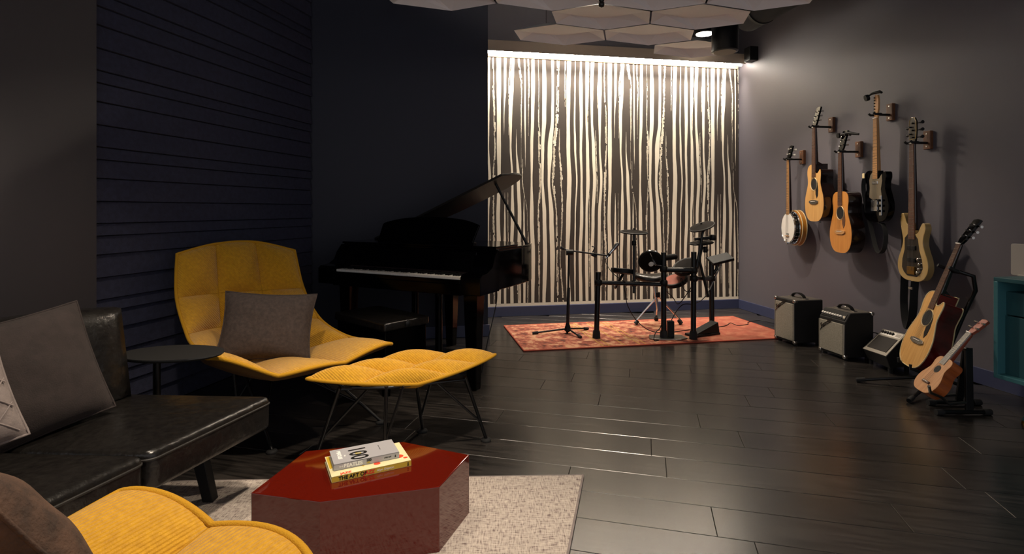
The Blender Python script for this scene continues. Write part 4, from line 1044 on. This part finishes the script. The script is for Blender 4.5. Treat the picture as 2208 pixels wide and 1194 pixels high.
TH = R(-94)
def solve_s(u, d):
    k = (u-CX)/FOC; a = C0 + RN*d
    return (a.x - k*a.y)/(k*RD.y - RD.x)
def hanger(u, v, what, dn, w1, t):
    # dn: neck centre from the wall, w1: half width of the neck at the nut, t: half thickness
    s = solve_s(u, .012); p = RW(s, .0, 0); Y = RW(s,.012,0).y; z = CH - (v-CY)/FOC*Y
    h = thing('guitar_hanger', 'wooden wall hanger holding the ' + what, 'hanger', RW(s,0,z), R(-80.7), 'guitar wall hangers')
    q = MB(); q.box((0,-.014,0), (.055,.028,.13)); q.build('block', 'hanger_wood', h, bevel=.004)
    for zz in (-.045,.045): q = MB(); q.lathe([(.006,0),(.006,.003)], 10, Matrix.Translation((0,-.028,zz)) @ Matrix.Rotation(R(90),4,'X')); q.build('screw', 'tuner', h)
    Ry = Matrix.Translation((0,-dn,-.022)) @ Matrix.Rotation(TH - R(-80.7), 4, 'Z'); Yk = lambda x, y, zz: Ry @ Vector((x, y, zz))
    q = MB(); q.tube([(0,-.02,-.02), Yk(0,t+.0095,0)], .009, 10); q.build('stem', 'black_metal', h, 40)
    q = MB(); a_ = w1+.0095; q.tube([Yk(-a_,-.038,.012),Yk(-a_,-.024,0),Yk(-a_,t+.004,0),Yk(-a_+.006,t+.0095,0),Yk(a_-.006,t+.0095,0),Yk(a_,t+.004,0),Yk(a_,-.024,0),Yk(a_,-.038,.012)], .0085, 8); q.build('yoke', 'rubber', h, 60)
    return s, z-.022
# z of the yoke carries the nut of each instrument
def hang(s, zy, zn, dn, yn):      # put the neck centre (local y yn, just under the nut zn) into the yoke
    o = RW(s, dn, zy - zn - .004) - Matrix.Rotation(TH, 3, 'Z') @ Vector((0, yn, 0)); return o
s, z = hanger(1794, 269, 'cutaway guitar of pale spruce', .182, .0215, .012)
acoustic('acoustic_guitar', 'cutaway acoustic guitar with pale spruce top hanging beside the banjo', hang(s,z,.82,.182,-.0465), TH, True, 'wood_natural', 'wood_dark', bridge='steel')
s, z = hanger(1853, 322, 'orange-topped guitar', .182, .0215, .012)
acoustic('acoustic_guitar', 'acoustic guitar with orange cedar top and clip-on tuner hanging lower on the wall', hang(s,z,.82,.182,-.0465), TH, False, 'wood_orange', 'wood_dark', capo=True, bridge='maple', guard='rosewood')

# ---- banjo
s, z = hanger(1731, 339, 'banjo', .16, .0165, .012)
bj = thing('banjo', 'five-string banjo with white head and amber rim hanging on wall', 'banjo', hang(s,z,.79,.16,-.042), TH)
Rb = .142; Tb = lambda y: Matrix.Translation((0,y,Rb+.01)) @ Matrix.Rotation(R(90),4,'X')
q = MB(); q.lathe([(Rb*.98,-.055),(Rb*1.16,-.05),(Rb*1.16,-.012),(Rb*1.02,-.006)], 40, Tb(0)); q.build('resonator', 'banjo_side', bj, 40)
q = MB(); q.loop([(Rb*1.16*math.cos(t*.1309), .012, Rb+.01+Rb*1.16*math.sin(t*.1309)) for t in range(48)], .004, 6); q.loop([(Rb*1.16*math.cos(t*.1309), .05, Rb+.01+Rb*1.16*math.sin(t*.1309)) for t in range(48)], .004, 6); q.build('binding', 'cream', bj, 60)
q = MB(); q.lathe([(Rb*1.0,-.008),(Rb*1.0,.044),(Rb*.97,.05)], 40, Tb(0)); q.build('pot', 'black_metal', bj, 40)
q = MB(); q.loop([(Rb*1.0*math.cos(t*.1309), -.046, Rb+.01+Rb*math.sin(t*.1309)) for t in range(48)], .006, 6); q.loop([(Rb*1.05*math.cos(t*.1309), -.004, Rb+.01+Rb*1.05*math.sin(t*.1309)) for t in range(48)], .006, 6); q.build('tension_hoop', 'chrome', bj, 60)
q = MB(); q.lathe([(Rb*.955,.046),(Rb*.955,.0505),(.01,.0506)], 40, Tb(0)); q.build('head', 'banjo_head', bj, 40)
for k in range(24):
    t = k*math.pi/12; x, zz = Rb*1.035*math.cos(t), Rb+.01+Rb*1.035*math.sin(t)
    q = MB(); q.tube([(x,-.052,zz),(x,-.002,zz)], .0035, 6); q.box((x,-.022,zz), (.011,.018,.011)); q.build('bracket', 'chrome', bj)
q = MB(); q.box((0,-.058,.075), (.07,.012,.006)); q.build('bridge', 'maple', bj)
q = MB(); q.box((0,-.056,.022), (.016,.012,.05)); q.build('tailpiece', 'chrome', bj)
q = MB()
for x in (-.018,0,.018): q.slab([(x-.008,.098),(x+.008,.098),(x+.004,.086),(x-.004,.086)], -.0515, -.0508)
q.box((0,-.0511,.08), (.04,.0006,.004)); q.build('head_print', 'ink_black', bj)
neck(bj, .29, .79, .275, .0255, .0165, -.052, 'wood_dark', 'maple', fr=22)
q = MB(); q.tube([(-.02,-.04,.585),(-.036,-.04,.585)], [.004,.009], 8); q.build('fifth_peg', 'white', bj, 40)
h, Mx = headstock(bj, .794, .0165, .032, .13, -.049, 'black_gloss')
for zz in (.05,.10):
    for sx in (-1,1):
        q = MB(); q.tube([Mx @ Vector((sx*.022,-.012,zz)), Mx @ Vector((sx*.022,.03,zz))], .004, 6); q.tube([Mx @ Vector((sx*.022,.03,zz)), Mx @ Vector((sx*.022,.045,zz))], [.006,.01], 8); q.build('tuning_peg', 'white', h, 40)
strings(bj, 5, .022, .013, .03, .794, -.062, -.055)

# ---- electric guitar (single cut slab) with strap
s, z = hanger(1921, 242, 'black electric guitar', .14, .021, .012)
eg = thing('electric_guitar', 'black slab-bodied electric guitar with silver pickguard hanging highest on wall', 'guitar', hang(s,z,.814,.14,-.016), TH, 'guitars')
TR_ = [(.0,.0),(.08,.006),(.13,.035),(.158,.09),(.157,.15),(.135,.21),(.118,.255),(.12,.30),(.132,.335),(.128,.37),(.105,.378),(.075,.355),(.05,.325),(.032,.32),(.028,.39)]
TL_ = [(.0,.0),(.08,.006),(.13,.035),(.158,.09),(.157,.15),(.135,.21),(.118,.255),(.125,.31),(.138,.35),(.125,.385),(.09,.398),(.05,.392),(.028,.39)]
P = outline(TR_, TL_, 1.0); q = MB(); q.slab(P, -.022, .022); q.build('body', 'black_gloss', eg, 30, bevel=.004)
q = MB(); q.slab([(-.03,.385),(.028,.385),(.03,.325),(.05,.33),(.08,.362),(.085,.31),(.07,.25),(.08,.20),(.06,.165),(.02,.175),(-.03,.17),(-.075,.19),(-.068,.26),(-.075,.32),(-.06,.36)], -.0245, -.022); q.build('pickguard', 'pickguard_silver', eg)
q = MB(); q.box((0,-.026,.30), (.07,.008,.022)); q.build('pickup', 'chrome', eg, bevel=.003)
q = MB(); q.box((-.005,-.0265,.125), (.08,.008,.085)); q.build('bridge_plate', 'chrome', eg, bevel=.002)
q = MB(); q.box((.068,-.0255,.125), (.026,.006,.15)); cp = q.build('control_plate', 'chrome', eg, bevel=.002)
for zz in (.165,.125,.085): q = MB(); q.lathe([(.010,0),(.010,.016),(.008,.018)], 14, Matrix.Translation((.068,-.028,zz)) @ Matrix.Rotation(R(90),4,'X')); q.build('knob', 'black', cp, 40)
neck(eg, .385, .79, .33, .0275, .021, -.026, 'maple', 'maple', fr=21)
q = MB(); q.slab([(-.021,.79),(.021,.79),(.021,.83),(.030,.86),(.032,.93),(.022,.965),(-.005,.972),(-.020,.955),(-.02,.86),(-.025,.83)], -.020, -.006); h = q.build('headstock', 'maple', eg, bevel=.003)
for k in range(6):
    zz = .840 + k*.0215; q = MB(); q.tube([(-.008,-.03,zz),(-.008,.006,zz)], .004, 6); q.tube([(-.008,.0,zz),(-.045,.0,zz)], [.003,.007], 8); q.build('tuning_peg', 'black', h, 40)
q = MB(); q.tube([(-.062,-.05,.965),(-.03,-.03,.985),(.035,-.01,.985),(.05,-.005,.975)], [.006,.009,.012,.008], 8); q.tube([(-.06,-.062,.955),(-.058,-.04,.962)], .024, 14); q.build('clip_tuner', 'black', h, 50)
strings(eg, 6, .026, .016, .12, .79, -.033, -.028)
q = MB(); q.ribbon(cat_rom([(-.125,-.01,.375),(-.135,-.028,.33),(-.14,-.03,.25),(-.13,-.02,.15),(-.12,.0,.02),(-.09,.01,-.10),(-.03,.0,-.20),(.03,-.01,-.235),(.085,-.01,-.20),(.09,0,-.10),(.06,0,-.02),(.02,0,-.005)],5), (.3,1,0), .03); q.build('strap', 'black_matte', eg, 60)
q = MB(); q.box((-.13,-.036,.36), (.03,.006,.04)); q.build('strap_end', 'cream', eg, bevel=.003)

# ---- bass
s, z = hanger(2002, 302, 'gold bass guitar', .14, .021, .012)
bs = thing('bass_guitar', 'gold-bodied electric bass with long rosewood neck and black strap', 'bass guitar', hang(s,z,.97,.14,-.015), TH, 'guitars')
BR = [(.0,.0),(.07,.004),(.125,.03),(.158,.085),(.155,.15),(.125,.22),(.110,.27),(.118,.32),(.135,.365),(.128,.40),(.105,.41),(.085,.385),(.06,.345),(.034,.335),(.030,.36)]
BL = [(.0,.0),(.07,.004),(.125,.03),(.155,.085),(.148,.15),(.115,.22),(.098,.28),(.108,.34),(.125,.41),(.122,.465),(.10,.48),(.078,.455),(.058,.41),(.034,.385),(.030,.36)]
P = outline(BR, BL); q = MB(); q.slab(P, -.021, .021); q.build('body', 'bass_gold', bs, 30, bevel=.008, seg=3)
q = MB(); q.slab([(-.085,.06),(-.05,.035),(.05,.035),(.085,.06),(.11,.10),(.10,.16),(.075,.22),(.06,.30),(.03,.33),(-.03,.34),(-.075,.30),(-.075,.22),(-.10,.15),(-.105,.09)], -.0225, -.021); q.build('front_plate', 'bass_front', bs)
for zz in (.235,.15): q = MB(); q.box((0,-.026,zz), (.085,.010,.03)); q.build('pickup', 'black', bs, bevel=.003)
q = MB(); q.box((0,-.027,.075), (.075,.012,.055)); q.build('bridge', 'brass', bs, bevel=.002)
for x, zz in ((.075,.16),(.088,.125),(.085,.09),(.07,.065)): q = MB(); q.lathe([(.009,0),(.009,.014),(.007,.016)], 12, Matrix.Translation((x,-.0225,zz)) @ Matrix.Rotation(R(90),4,'X')); q.build('knob', 'tuner', bs, 40)
neck(bs, .36, .97, .295, .032, .021, -.025, 'wood_dark', 'rosewood', fr=24)
q = MB(); q.slab([(-.021,.97),(.021,.97),(.032,1.0),(.038,1.06),(.036,1.12),(.02,1.15),(-.012,1.152),(-.03,1.13),(-.034,1.06),(-.032,1.0)], -.018, -.004); h = q.build('headstock', 'bass_front', bs, bevel=.003)
q = MB(); q.loop([(x,-.018,zz) for x,zz in [(.032,1.0),(.038,1.06),(.036,1.12),(.02,1.15),(-.012,1.152),(-.03,1.13),(-.034,1.06),(-.032,1.0)]], .003, 5); q.build('head_binding', 'bass_gold', h, 60)
for zz, sx in ((1.01,1),(1.035,-1),(1.06,1),(1.085,-1),(1.11,1)):
    q = MB(); q.tube([(sx*.012,-.034,zz),(sx*.012,.004,zz)], .006, 8); q.tube([(sx*.012,.0,zz),(sx*.06,.0,zz)], .003, 6); q.tube([(sx*.058,.0,zz),(sx*.078,.0,zz)], [.008,.012], 8); q.build('tuning_peg', 'black_metal', h, 40)
strings(bs, 5, .028, .016, .075, .97, -.034, -.028)
q = MB(); q.ribbon(cat_rom([(-.11,-.0,.455),(-.135,.02,.40),(-.15,.03,.25),(-.16,.03,.0),(-.15,.02,-.18),(-.10,.0,-.30),(-.04,-.02,-.345),(.0,-.03,-.31),(.01,-.02,-.2),(.005,-.01,-.08),(.0,-.0,-.0)],5), (.2,1,0), .05); q.build('strap', 'black_matte', bs, 60)
for zz in (-.05,-.29): q = MB(); q.box((.0,-.03,zz), (.04,.01,.018)); q.build('strap_buckle', 'tuner', bs, bevel=.002)

# ---- acoustic on floor stand
gb = PX(1975, 792, 3.36); gb.z = .12; lean = R(20)
acoustic('acoustic_guitar', 'cutaway acoustic guitar with cream binding and dark red sides on a floor stand', (gb.x, gb.y, gb.z), (-lean, 0, R(-104)), True, 'wood_natural', 'wood_redburst', bind='cream', bridge='tuner', guard='black')
Mg = Matrix.Translation(gb) @ Matrix.Rotation(R(-104),4,'Z') @ Matrix.Rotation(-lean,4,'X'); gl = lambda x,y,zz: Mg @ Vector((x,y,zz))
gs = thing('guitar_stand', 'black tubular floor stand cradling the red-sided acoustic guitar', 'guitar stand', (gb.x+.2, gb.y, 0))
top_ = gl(0,.075,.62); bt_ = gl(0,.125,.005)
rod(gs, [bt_, gl(0,.12,.40), gl(.05,.10,.58), gl(.07,.05,.655), gl(.048,-.016,.655)], .0125, 'mast')
rod(gs, [gl(.048,-.075,.66), gl(.048,-.016,.652), gl(0,-.016,.65), gl(-.048,-.016,.652), gl(-.05,-.09,.66)], .011, 'neck_yoke', 'rubber')
rod(gs, [bt_, gl(-.08,.09,-.003), gl(-.08,.0,-.003), gl(-.08,-.066,-.003), gl(-.08,-.074,.02)], .009, 'cradle_arm', 'rubber')
rod(gs, [bt_, gl(.08,.09,-.003), gl(.08,.0,-.003), gl(.08,-.066,-.003), gl(.08,-.074,.02)], .009, 'cradle_arm', 'rubber')
hb = bt_ + Vector((0,0,.0))
for dx, dy in ((-.42,.14),(-.36,-.24),(.16,-.04)):
    e = Vector((hb.x+dx, hb.y+dy, .014)); q = MB(); q.tube([hb, e], .0105, 10); o = q.build('leg', 'black_metal', gs, 40, world=True)
    d = (e-hb).normalized(); q = MB(); q.tube([e-d*.05, e], .014, 10); q.build('rubber_foot', 'rubber', o, 40); o.children[-1].data.transform(wm(gs).inverted())

# ---- ukulele on A-frame stand
ub = PX(1992, 848, 3.02); ul = R(36)
uk = thing('ukulele', 'small wooden ukulele with pale frets leaning on its stand', 'ukulele', ub, (-ul, R(2), R(-100)))
P = outline(DRED, DRED, .47); dp = .062
q = MB(); q.slab(P, -dp/2+.002, dp/2); q.build('body', 'wood_uke', uk, 30)
q = MB(); q.slab(P, -dp/2, -dp/2+.002); q.build('soundboard', 'uke_top', uk, 30)
q = MB(); q.lathe([(.023,0),(.023,.0006)], 24, Matrix.Translation((0,-dp/2,.155)) @ Matrix.Rotation(R(90),4,'X')); q.build('soundhole_shade', 'black_matte', uk)  # black disc on the top for the shade inside the hole
q = MB(); q.box((0,-dp/2-.004,.062), (.06,.008,.014)); q.build('bridge', 'rosewood', uk, bevel=.002); q = MB(); q.box((0,-dp/2-.009,.064), (.045,.003,.003)); q.build('saddle', 'white', uk)
neck(uk, .23, .415, .19, .0195, .0165, -dp/2-.003, 'uke_neck', 'laptop', fr=12)
h, Mx = headstock(uk, .417, .0165, .023, .105, -dp/2, 'uke_neck', 10)
for zz in (.035,.075):
    for sx in (-1,1):
        q = MB(); q.tube([Mx @ Vector((sx*.013,-.006,zz)), Mx @ Vector((sx*.013,.022,zz))], .003, 6); q.tube([Mx @ Vector((sx*.013,-.007,zz)), Mx @ Vector((sx*.038,-.007,zz))], [.003,.006], 8); q.build('tuning_peg', 'tuner', h, 40)
strings(uk, 4, .016, .010, .064, .417, -dp/2-.010, -dp/2-.006)
us = thing('ukulele_stand', 'black A-frame stand holding the small ukulele', 'instrument stand', FL(2078,880))
f1a, f1b, f2a, f2b = FL(2020,894), FL(2134,894), FL(2003,873), FL(2112,873)
YA = (f1a.y+f1b.y)/2; YB = (f2a.y+f2b.y)/2
for a_, b_ in ((f1a,f1b),(f2a,f2b)):
    a_, b_ = a_+Vector((0,0,.016)), b_+Vector((0,0,.016)); q = MB(); q.tube([a_, b_], .0125, 10); o = q.build('foot_bar', 'black_metal', us, 40, world=True)
    for e, d in ((a_, b_-a_),(b_, a_-b_)):
        d = d.normalized(); q = MB(); q.tube([e-d*.006, e+d*.035], .016, 10); q.build('rubber_cap', 'rubber', o, 40); o.children[-1].data.transform(wm(us).inverted())
ap = PX(2085, 752, (YA+YB)/2)
def plate(p0, p1, wdt):
    q = MB(); q.ribbon([p0, p1], (1,0,0), wdt, .014); return q.build('upright', 'black', us, world=True, bevel=.002)
plate(PX(2090,890,YA), PX(2088,750,(YA+YB)/2-.01), .04); plate(PX(2068,862,YB), PX(2084,752,(YA+YB)/2+.012), .04)
rod(us, [ap+Vector((-.012,-.02,0)), ap+Vector((-.012,.02,0))], .012, 'pivot')
rod(us, [PX(2082,868,YA+.01), PX(2046,871,YA), PX(2030,856,YA), PX(2006,846,YA-.02), PX(2003,832,YA-.03)], .008, 'cradle_arm', 'steel')
rod(us, [PX(2070,850,YB), PX(2034,853,YB), PX(2014,850,YB), PX(1996,842,YB-.02), PX(1992,832,YB-.03)], .008, 'cradle_arm', 'rubber')

# ================================================================== AMPLIFIERS
def amp(label, BL_, BR_, ht, dpt, slant, extra):
    a, b = FL(*BL_), FL(*BR_); w_ = (b-a).length; ex = (b-a).normalized(); rot = math.atan2(ex.y, ex.x)
    A = thing('guitar_amplifier', label, 'amplifier', a, rot)      # local x along the front, y into the cabinet
    z0 = .018
    if slant:
        pr = [(0,z0),(dpt,z0),(dpt,ht),(.045,ht),(.004,ht-.065)]
    else: pr = [(0,z0),(dpt,z0),(dpt,ht),(0,ht)]
    n = len(pr); q = MB(); q.add([(0,y,z) for y,z in pr]+[(w_,y,z) for y,z in pr], [tuple(range(n)), tuple(range(n,2*n))[::-1]]+[(i,i+n,(i+1)%n+n,(i+1)%n) for i in range(n)]); q.build('cabinet', 'tolex', A, bevel=.008, seg=3)
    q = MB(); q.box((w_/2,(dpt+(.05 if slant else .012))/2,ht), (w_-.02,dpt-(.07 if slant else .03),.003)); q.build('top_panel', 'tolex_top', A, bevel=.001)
    gt = ht-.085 if slant else ht-.03
    q = MB(); q.box((w_/2,.0,(gt+z0+.018)/2), (w_-.03,.012,gt-z0-.018)); q.build('grille_cloth', 'grille', A, bevel=.003)
    q = MB()
    for x in (.008, w_-.008): q.box((x,-.001,(gt+z0)/2), (.004,.01,gt-z0))
    q.build('trim', 'amp_silver', A)
    # handle
    q = MB(); q.ribbon(cat_rom([(w_/2-.075,dpt*.5,ht+.004),(w_/2-.05,dpt*.5,ht+.03),(w_/2,dpt*.5,ht+.042),(w_/2+.05,dpt*.5,ht+.03),(w_/2+.075,dpt*.5,ht+.004)],5), (0,1,0), .026, .008); hd = q.build('handle', 'black', A, 60)
    for x in (-.08,.08): q = MB(); q.box((w_/2+x,dpt*.5,ht+.004), (.04,.032,.010)); q.build('handle_cap', 'tuner', hd, bevel=.003)
    for x in (.0, w_):
        for z in (z0, ht):
            if slant and z == ht: y_ = dpt
            else: y_ = 0
            q = MB(); q.box((x+(.009 if x == 0 else -.009), y_+(.009 if y_ == 0 else -.009), z+(.008 if z == z0 else -.008)), (.032,.032,.028)); q.build('corner_cap', 'tuner', A, bevel=.010, seg=3)
    for x in (.03, w_-.03):
        for y in (.03, dpt-.03): q = MB(); q.lathe([(.016,0),(.014,.02)], 10, Matrix.Translation((x,y,0))); q.build('foot', 'rubber', A)
    # script badge
    q = text('Fender', .05, Matrix.Translation((.022,-.0068,gt-.062)) @ Matrix.Rotation(R(90),4,'X') @ Matrix.Rotation(R(34),4,'Z'), 'ink_black', A, 'badge', shear=.35, bold=.0016)
    q = MB(); q.tube(cat_rom([(.02,-.008,gt-.085),(.05,-.009,gt-.05),(.085,-.008,gt-.026)],4), .0022, 5); q.build('badge_swash', 'tuner', A)
    if slant:
        Mx = frame((0,.004,ht-.065), (1,0,0), (0,.041,.065))
        q = MB(); q.box((w_/2,-.002,.037), (w_-.03,.004,.05), Mx); cpn = q.build('control_panel', 'black', A, bevel=.001)
        for k in range(8):
            q = MB(); q.lathe([(.009,0),(.009,.012),(.006,.016)], 12, Mx @ Matrix.Translation((.03+k*(w_-.085)/7,-.004,.034)) @ Matrix.Rotation(R(90),4,'X')); q.build('knob', 'white', cpn, 40)
        q = MB(); q.box((w_-.03,-.0045,.034), (.022,.003,.02), Mx); q.build('plate', 'tuner', cpn)
    return A, w_
amp('taller black guitar amplifier with pale grille next to the orange rug', (1670.4,731), (1713.7,746), .372, .27, False, None)
a2, w2_ = amp('black guitar amplifier with slanted knob panel above its grille', (1766,757.5), (1822,778), .35, .24, True, None)
q = MB(); q.tube(cat_rom([(w2_-.01,.24,.2),(w2_+.01,.268,.19),(w2_+.014,.275,.12),(w2_,.27,.05),(w2_-.03,.262,.012)],5), .004, 6); q.build('cord', 'black', a2, 60)

# small wedge monitor amp
wp_ = FL(1861,794); fa, fb = PX(1861,752,3.90), PX(1911,769,3.63); fc, fd = PX(1954,722.5,3.72), PX(1905,710,3.98)
wa = thing('wedge_amplifier', 'small wedge amplifier with silver rim tilted up beside the floor guitar', 'amplifier', ((fa.x+fb.x)/2+.1, (fa.y+fb.y)/2, 0))
dn = lambda p, z: Vector((p.x, p.y, z))
sh = Vector((.05,.0,0))
q = MB(); q.hexa([dn(fa,.035)+sh*.6, dn(fb,.035)+sh*.6, dn(fc,.035)+sh, dn(fd,.035)+sh, fa, fb, fc, fd]); q.build('cabinet', 'tolex', wa, world=True, bevel=.006)
nn = (fb-fa).cross(fd-fa).normalized(); nn = nn if nn.z > 0 else -nn
B = lambda u, v, h_: fa.lerp(fb,u).lerp(fd.lerp(fc,u), v) + nn*h_
def panel(u0,u1,v0,v1,h0,h1,nm,mt,par=wa):
    q = MB(); q.hexa([B(u0,v0,h0),B(u1,v0,h0),B(u1,v1,h0),B(u0,v1,h0),B(u0,v0,h1),B(u1,v0,h1),B(u1,v1,h1),B(u0,v1,h1)]); return q.build(nm, mt, par, world=True, bevel=.001)
panel(0,1,0,1,.0,.006,'silver_rim','amp_silver'); panel(.10,.92,.12,.70,.004,.010,'speaker_grille','grille_dark'); cpn = panel(.08,.94,.76,.95,.004,.008,'control_panel','white')
for k in range(5):
    q = MB(); q.lathe([(.011,0),(.010,.014),(.006,.016)], 12, axis(B(.16+.11*k,.86,.006), B(.16+.11*k,.86,.02))); o = q.build('knob', 'black', wa, 40, world=True)
panel(.72,.92,.80,.92,.008,.010,'badge_plate','ink_red' if False else 'laptop')
for p in (fa, fb, fc, fd):
    e = p + ((fa+fb+fc+fd)/4 - p)*.18; q = MB(); q.tube([Vector((e.x+.03,e.y,0)), Vector((e.x+.03,e.y,.06))], .014, 10); q.build('foot', 'rubber', wa, 40, world=True)

# ================================================================== SIDEBOARD
ss = solve_s(2142, .50); sb = thing('sideboard', 'teal sideboard with angled frame and splayed legs by guitar wall', 'sideboard', RW(ss,.25,0))
Z0, Z1, LN, DS = .215, .757, 1.5, .48
bx = lambda s0,s1,d0,d1,z0,z1: MB().hexa([RW(s0,d1,z0),RW(s1,d1,z0),RW(s1,d0,z0),RW(s0,d0,z0),RW(s0,d1,z1),RW(s1,d1,z1),RW(s1,d0,z1),RW(s0,d0,z1)])
T_ = .022
bx(ss,ss+LN,.03,.50,Z1-T_,Z1).build('top', 'teal', sb, world=True, bevel=.002); bx(ss,ss+LN,.03,.50,Z0,Z0+T_).build('bottom', 'teal_light', sb, world=True, bevel=.002)
bx(ss,ss+T_,.03,.50,Z0+T_,Z1-T_).build('side_panel', 'teal_light', sb, world=True, bevel=.002); bx(ss+LN-T_,ss+LN,.03,.50,Z0+T_,Z1-T_).build('side_panel', 'teal_light', sb, world=True, bevel=.002)
bx(ss+T_,ss+LN-T_,.03,.04,Z0+T_,Z1-T_).build('back_panel', 'teal', sb, world=True)
zm = Z1-.20
bx(ss+T_,ss+.50,.04,.445,zm,Z1-T_-.055).build('drawer_front', 'teal', sb, world=True, bevel=.002)
bx(ss+T_,ss+.50,.04,.452,Z0+T_,zm-.006).build('door', 'teal', sb, world=True, bevel=.002)
bx(ss+.505,ss+1.0,.04,.452,Z0+T_,Z1-T_).build('door', 'teal', sb, world=True, bevel=.002); bx(ss+1.005,ss+LN-T_,.04,.452,Z0+T_,Z1-T_).build('door', 'teal', sb, world=True, bevel=.002)
for s_, sg in ((ss+.16,-1),(ss+LN-.16,1)):
    for d_, dg in ((.40,1),(.12,-1)):
        p1 = RW(s_,d_,Z0+.002); p0 = RW(s_+sg*.05,d_+dg*.05,.0); q = MB(); q.tube([p0, p1], .011, 10, .016); o = q.build('leg', 'black_metal', sb, 40, world=True)
        q = MB(); q.tube([p0 + (p1-p0)*.08, p0 + (p1-p0)*.42], [.0125,.0145], 10); q.build('leg_sleeve', 'teal', o, 40); o.children[-1].data.transform(wm(sb).inverted())
        q = MB(); q.tube([p0, p0 + (p1-p0)*.08], [.011,.0122], 10); q.build('leg_tip', 'brass', o, 40); o.children[-1].data.transform(wm(sb).inverted())
    q = MB(); q.tube([RW(s_,.40,Z0-.06), RW(s_,.12,Z0-.06)], .009, 8); q.build('leg_brace', 'black_metal', sb, 40, world=True)
sl = solve_s(2182, .30)
lp = thing('display_panel', 'light grey rounded panel standing on the teal sideboard', 'panel', RW(sl+.2,.30,Z1))
q = MB(); P = fillet([Vector((0,0)),Vector((.42,0)),Vector((.42,.175)),Vector((0,.175))], .012, 4); q.slab([tuple(p) for p in P], -.008, .008, Matrix.Translation(RW(sl,.30,Z1)) @ Matrix.Rotation(math.atan2(RD.y,RD.x),4,'Z')); q.build('panel', 'laptop', lp, world=True, bevel=.002)
q = MB(); q.box((0,0,.004), (.3,.12,.008), Matrix.Translation(RW(sl+.2,.27,Z1)) @ Matrix.Rotation(math.atan2(RD.y,RD.x),4,'Z')); q.build('foot', 'laptop', lp, world=True, bevel=.002)
